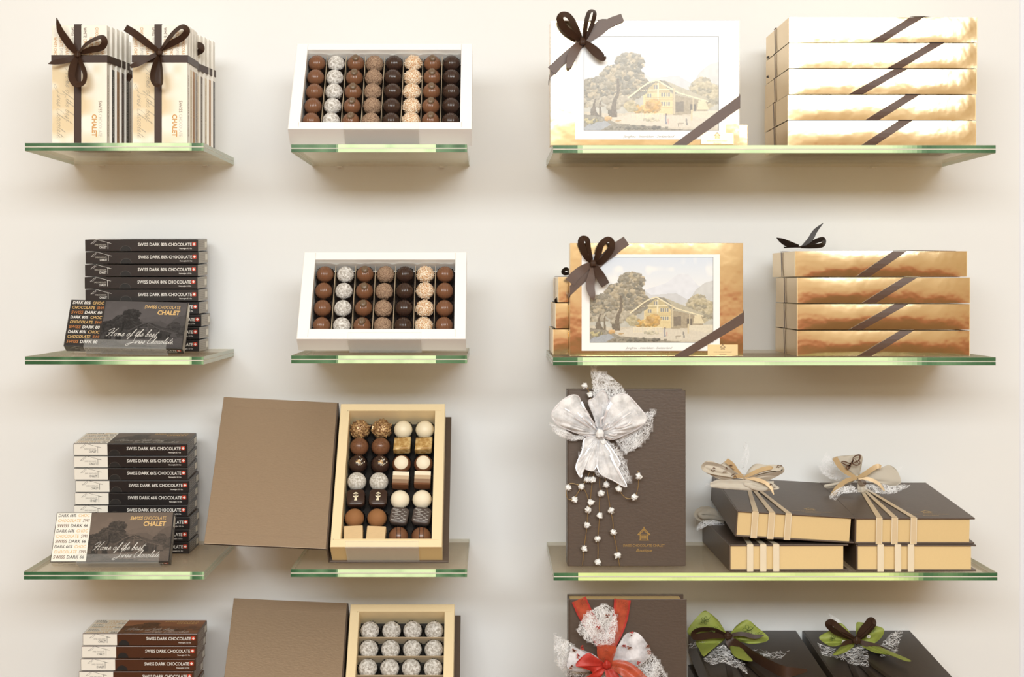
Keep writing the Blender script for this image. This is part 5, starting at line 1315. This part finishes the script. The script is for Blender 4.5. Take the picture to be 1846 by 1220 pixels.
part(TR, 'brown_bow', lambda mb: [strip(mb, G(L, Y+.026), w_, 'dark_satin', a, 8, 2) for L, w_, a in (
    ([(1455, 235, 0, .5), (1410, 215, .006, 1), (1360, 195, .01, 1), (1330, 165, .012, 1), (1350, 155, .012, 1), (1400, 195, .008, 1), (1455, 232, 0, .5)], .013, 42), ([(1460, 232, 0, .5), (1480, 200, .006, 1), (1510, 165, .01, 1.1), (1525, 148, .012, 1.1), (1535, 165, .012, 1), (1500, 205, .006, 1), (1462, 235, 0, .5)], .015, 42),
    ([(1460, 238, 0, .5), (1500, 250, .006, .8), (1560, 270, .01, 1), (1590, 278, .012, .2)], .012, 6), ([(1450, 238, 0, .5), (1410, 245, .006, .7), (1385, 265, .008, .2)], .012, 6))]+[knot(mb, 960+1458/2.495, 1060+236/2.495, Y+.03, .007, 'dark_satin', 2)])
for k, (pl, n, yy) in enumerate([([(1278, 240), (1320, 260), (1400, 275), (1460, 265), (1510, 240), (1515, 358), (1440, 345), (1380, 320), (1300, 300)], 330, .115), ([(1560, 260), (1600, 210), (1680, 168), (1650, 250), (1640, 300), (1560, 310)], 120, .1), ([(1320, 100), (1380, 140), (1425, 200), (1400, 200), (1350, 150)], 160, .07)]):
    part(TR, 'fibre_net', lambda mb: net(mb, [(960+a/2.495, 1060+b/2.495) for a, b in pl], yy, n, 60+k, ln=24, bulge=.008, film=False, surf=SURF))
for t, ap in ((TL, (.05, .2)), (TR, (.05, .2))):
    for x in (.03, .06, .09):
        m = MB(); z = BKT+.0004
        m.add([(x-.005, 0, z), (x+.005, 0, z), (ap[0]+.003, ap[1], z), (ap[0]-.003, ap[1], z), (x-.005, 0, z+.0005), (x+.005, 0, z+.0005), (ap[0]+.003, ap[1], z+.0005), (ap[0]-.003, ap[1], z+.0005)],
              [(0, 3, 2, 1), (4, 5, 6, 7), (0, 1, 5, 4), (1, 2, 6, 5), (2, 3, 7, 6), (3, 0, 4, 7)], 'black_ribbon'); m.build('ribbon', t)
# red and white bow on the lower upright book
Y = .262
for k, L in enumerate(([(208, 50, -.012, 1), (240, 120, -.012, 1), (290, 200, -.01, 1), (330, 280, 0, .8)], [(405, 50, -.012, 1.1), (395, 130, -.012, 1), (370, 200, -.01, 1), (335, 280, 0, .8)])):
    part(SB2, 'red_ribbon', lambda mb: (strip(mb, G0(L, Y), .026, 'red_ribbon_sheer', 0, 8, 8, edge='red_ribbon')))
for k, (pl, n, yy) in enumerate([([(195, 190), (240, 110), (320, 68), (370, 90), (385, 150), (370, 230), (350, 262), (290, 262), (230, 230)], 700, .27), ([(95, 200), (180, 250), (250, 300), (260, 399), (150, 399), (100, 330)], 330, .25),
                                 ([(490, 330), (540, 290), (580, 340), (625, 430), (590, 470), (480, 450), (430, 380)], 480, .255), ([(330, 350), (400, 380), (480, 480), (330, 500), (290, 420)], 260, .27)]):
    part(SB2, 'fibre_net', lambda mb: net(mb, [(960+a/2.495, 1060+b/2.495) for a, b in pl], yy, n, 80+k, ln=26, bulge=.012))
part(SB2, 'floral_bow', lambda mb: [petal(mb, (334, 345), o, 960, 1060, 2.495, Y+.012, 'floral_sheer', .014, .003, f, k) for o, f, k in (
    ([(345, 335), (385, 270), (410, 215), (445, 197), (485, 210), (530, 275), (525, 310), (470, 350), (400, 350)], 4, 1), ([(325, 335), (270, 295), (200, 270), (175, 262), (165, 300), (155, 350), (180, 372), (250, 375), (320, 350)], 4, 2))])
part(SB2, 'petal_print', lambda mb: [blot(mb, 960+a/2.495, 1060+b/2.495, Y+.038, 3, 'petal_print' if k % 2 else 'red_ribbon', 90+k, 5) for k, (a, b) in enumerate([(440, 210), (430, 270), (405, 260), (520, 290), (470, 340), (180, 285), (220, 270), (170, 360), (200, 310), (515, 265), (290, 180), (335, 130)])])
part(SB2, 'red_bow', lambda mb: [strip(mb, G0(L, Y+.03), w_, m, a, 8, 6, .002, .001, .0004, 5) for L, w_, m, a in (
    ([(335, 340, 0, .5), (330, 300, .006, .9), (335, 255, .01, 1)], .033, 'red_ribbon_sheer', 12), ([(340, 345, 0, .5), (400, 355, .008, 1), (450, 385, .01, 1.1), (500, 430, .012, 1)], .024, 'red_ribbon_sheer', 10),
    ([(335, 350, 0, .5), (360, 400, .008, 1), (380, 450, .01, 1)], .022, 'red_ribbon', 10))]+[petal(mb, (334, 345), [(325, 340), (280, 310), (250, 290), (205, 325), (195, 350), (230, 360), (270, 380), (235, 405), (300, 405), (330, 360)], 960, 1060, 2.495, Y+.028, 'red_ribbon', .008, .003, 4, 3)]+[knot(mb, 960+334/2.495, 1060+345/2.495, Y+.036, .007, 'red_ribbon', 2)])
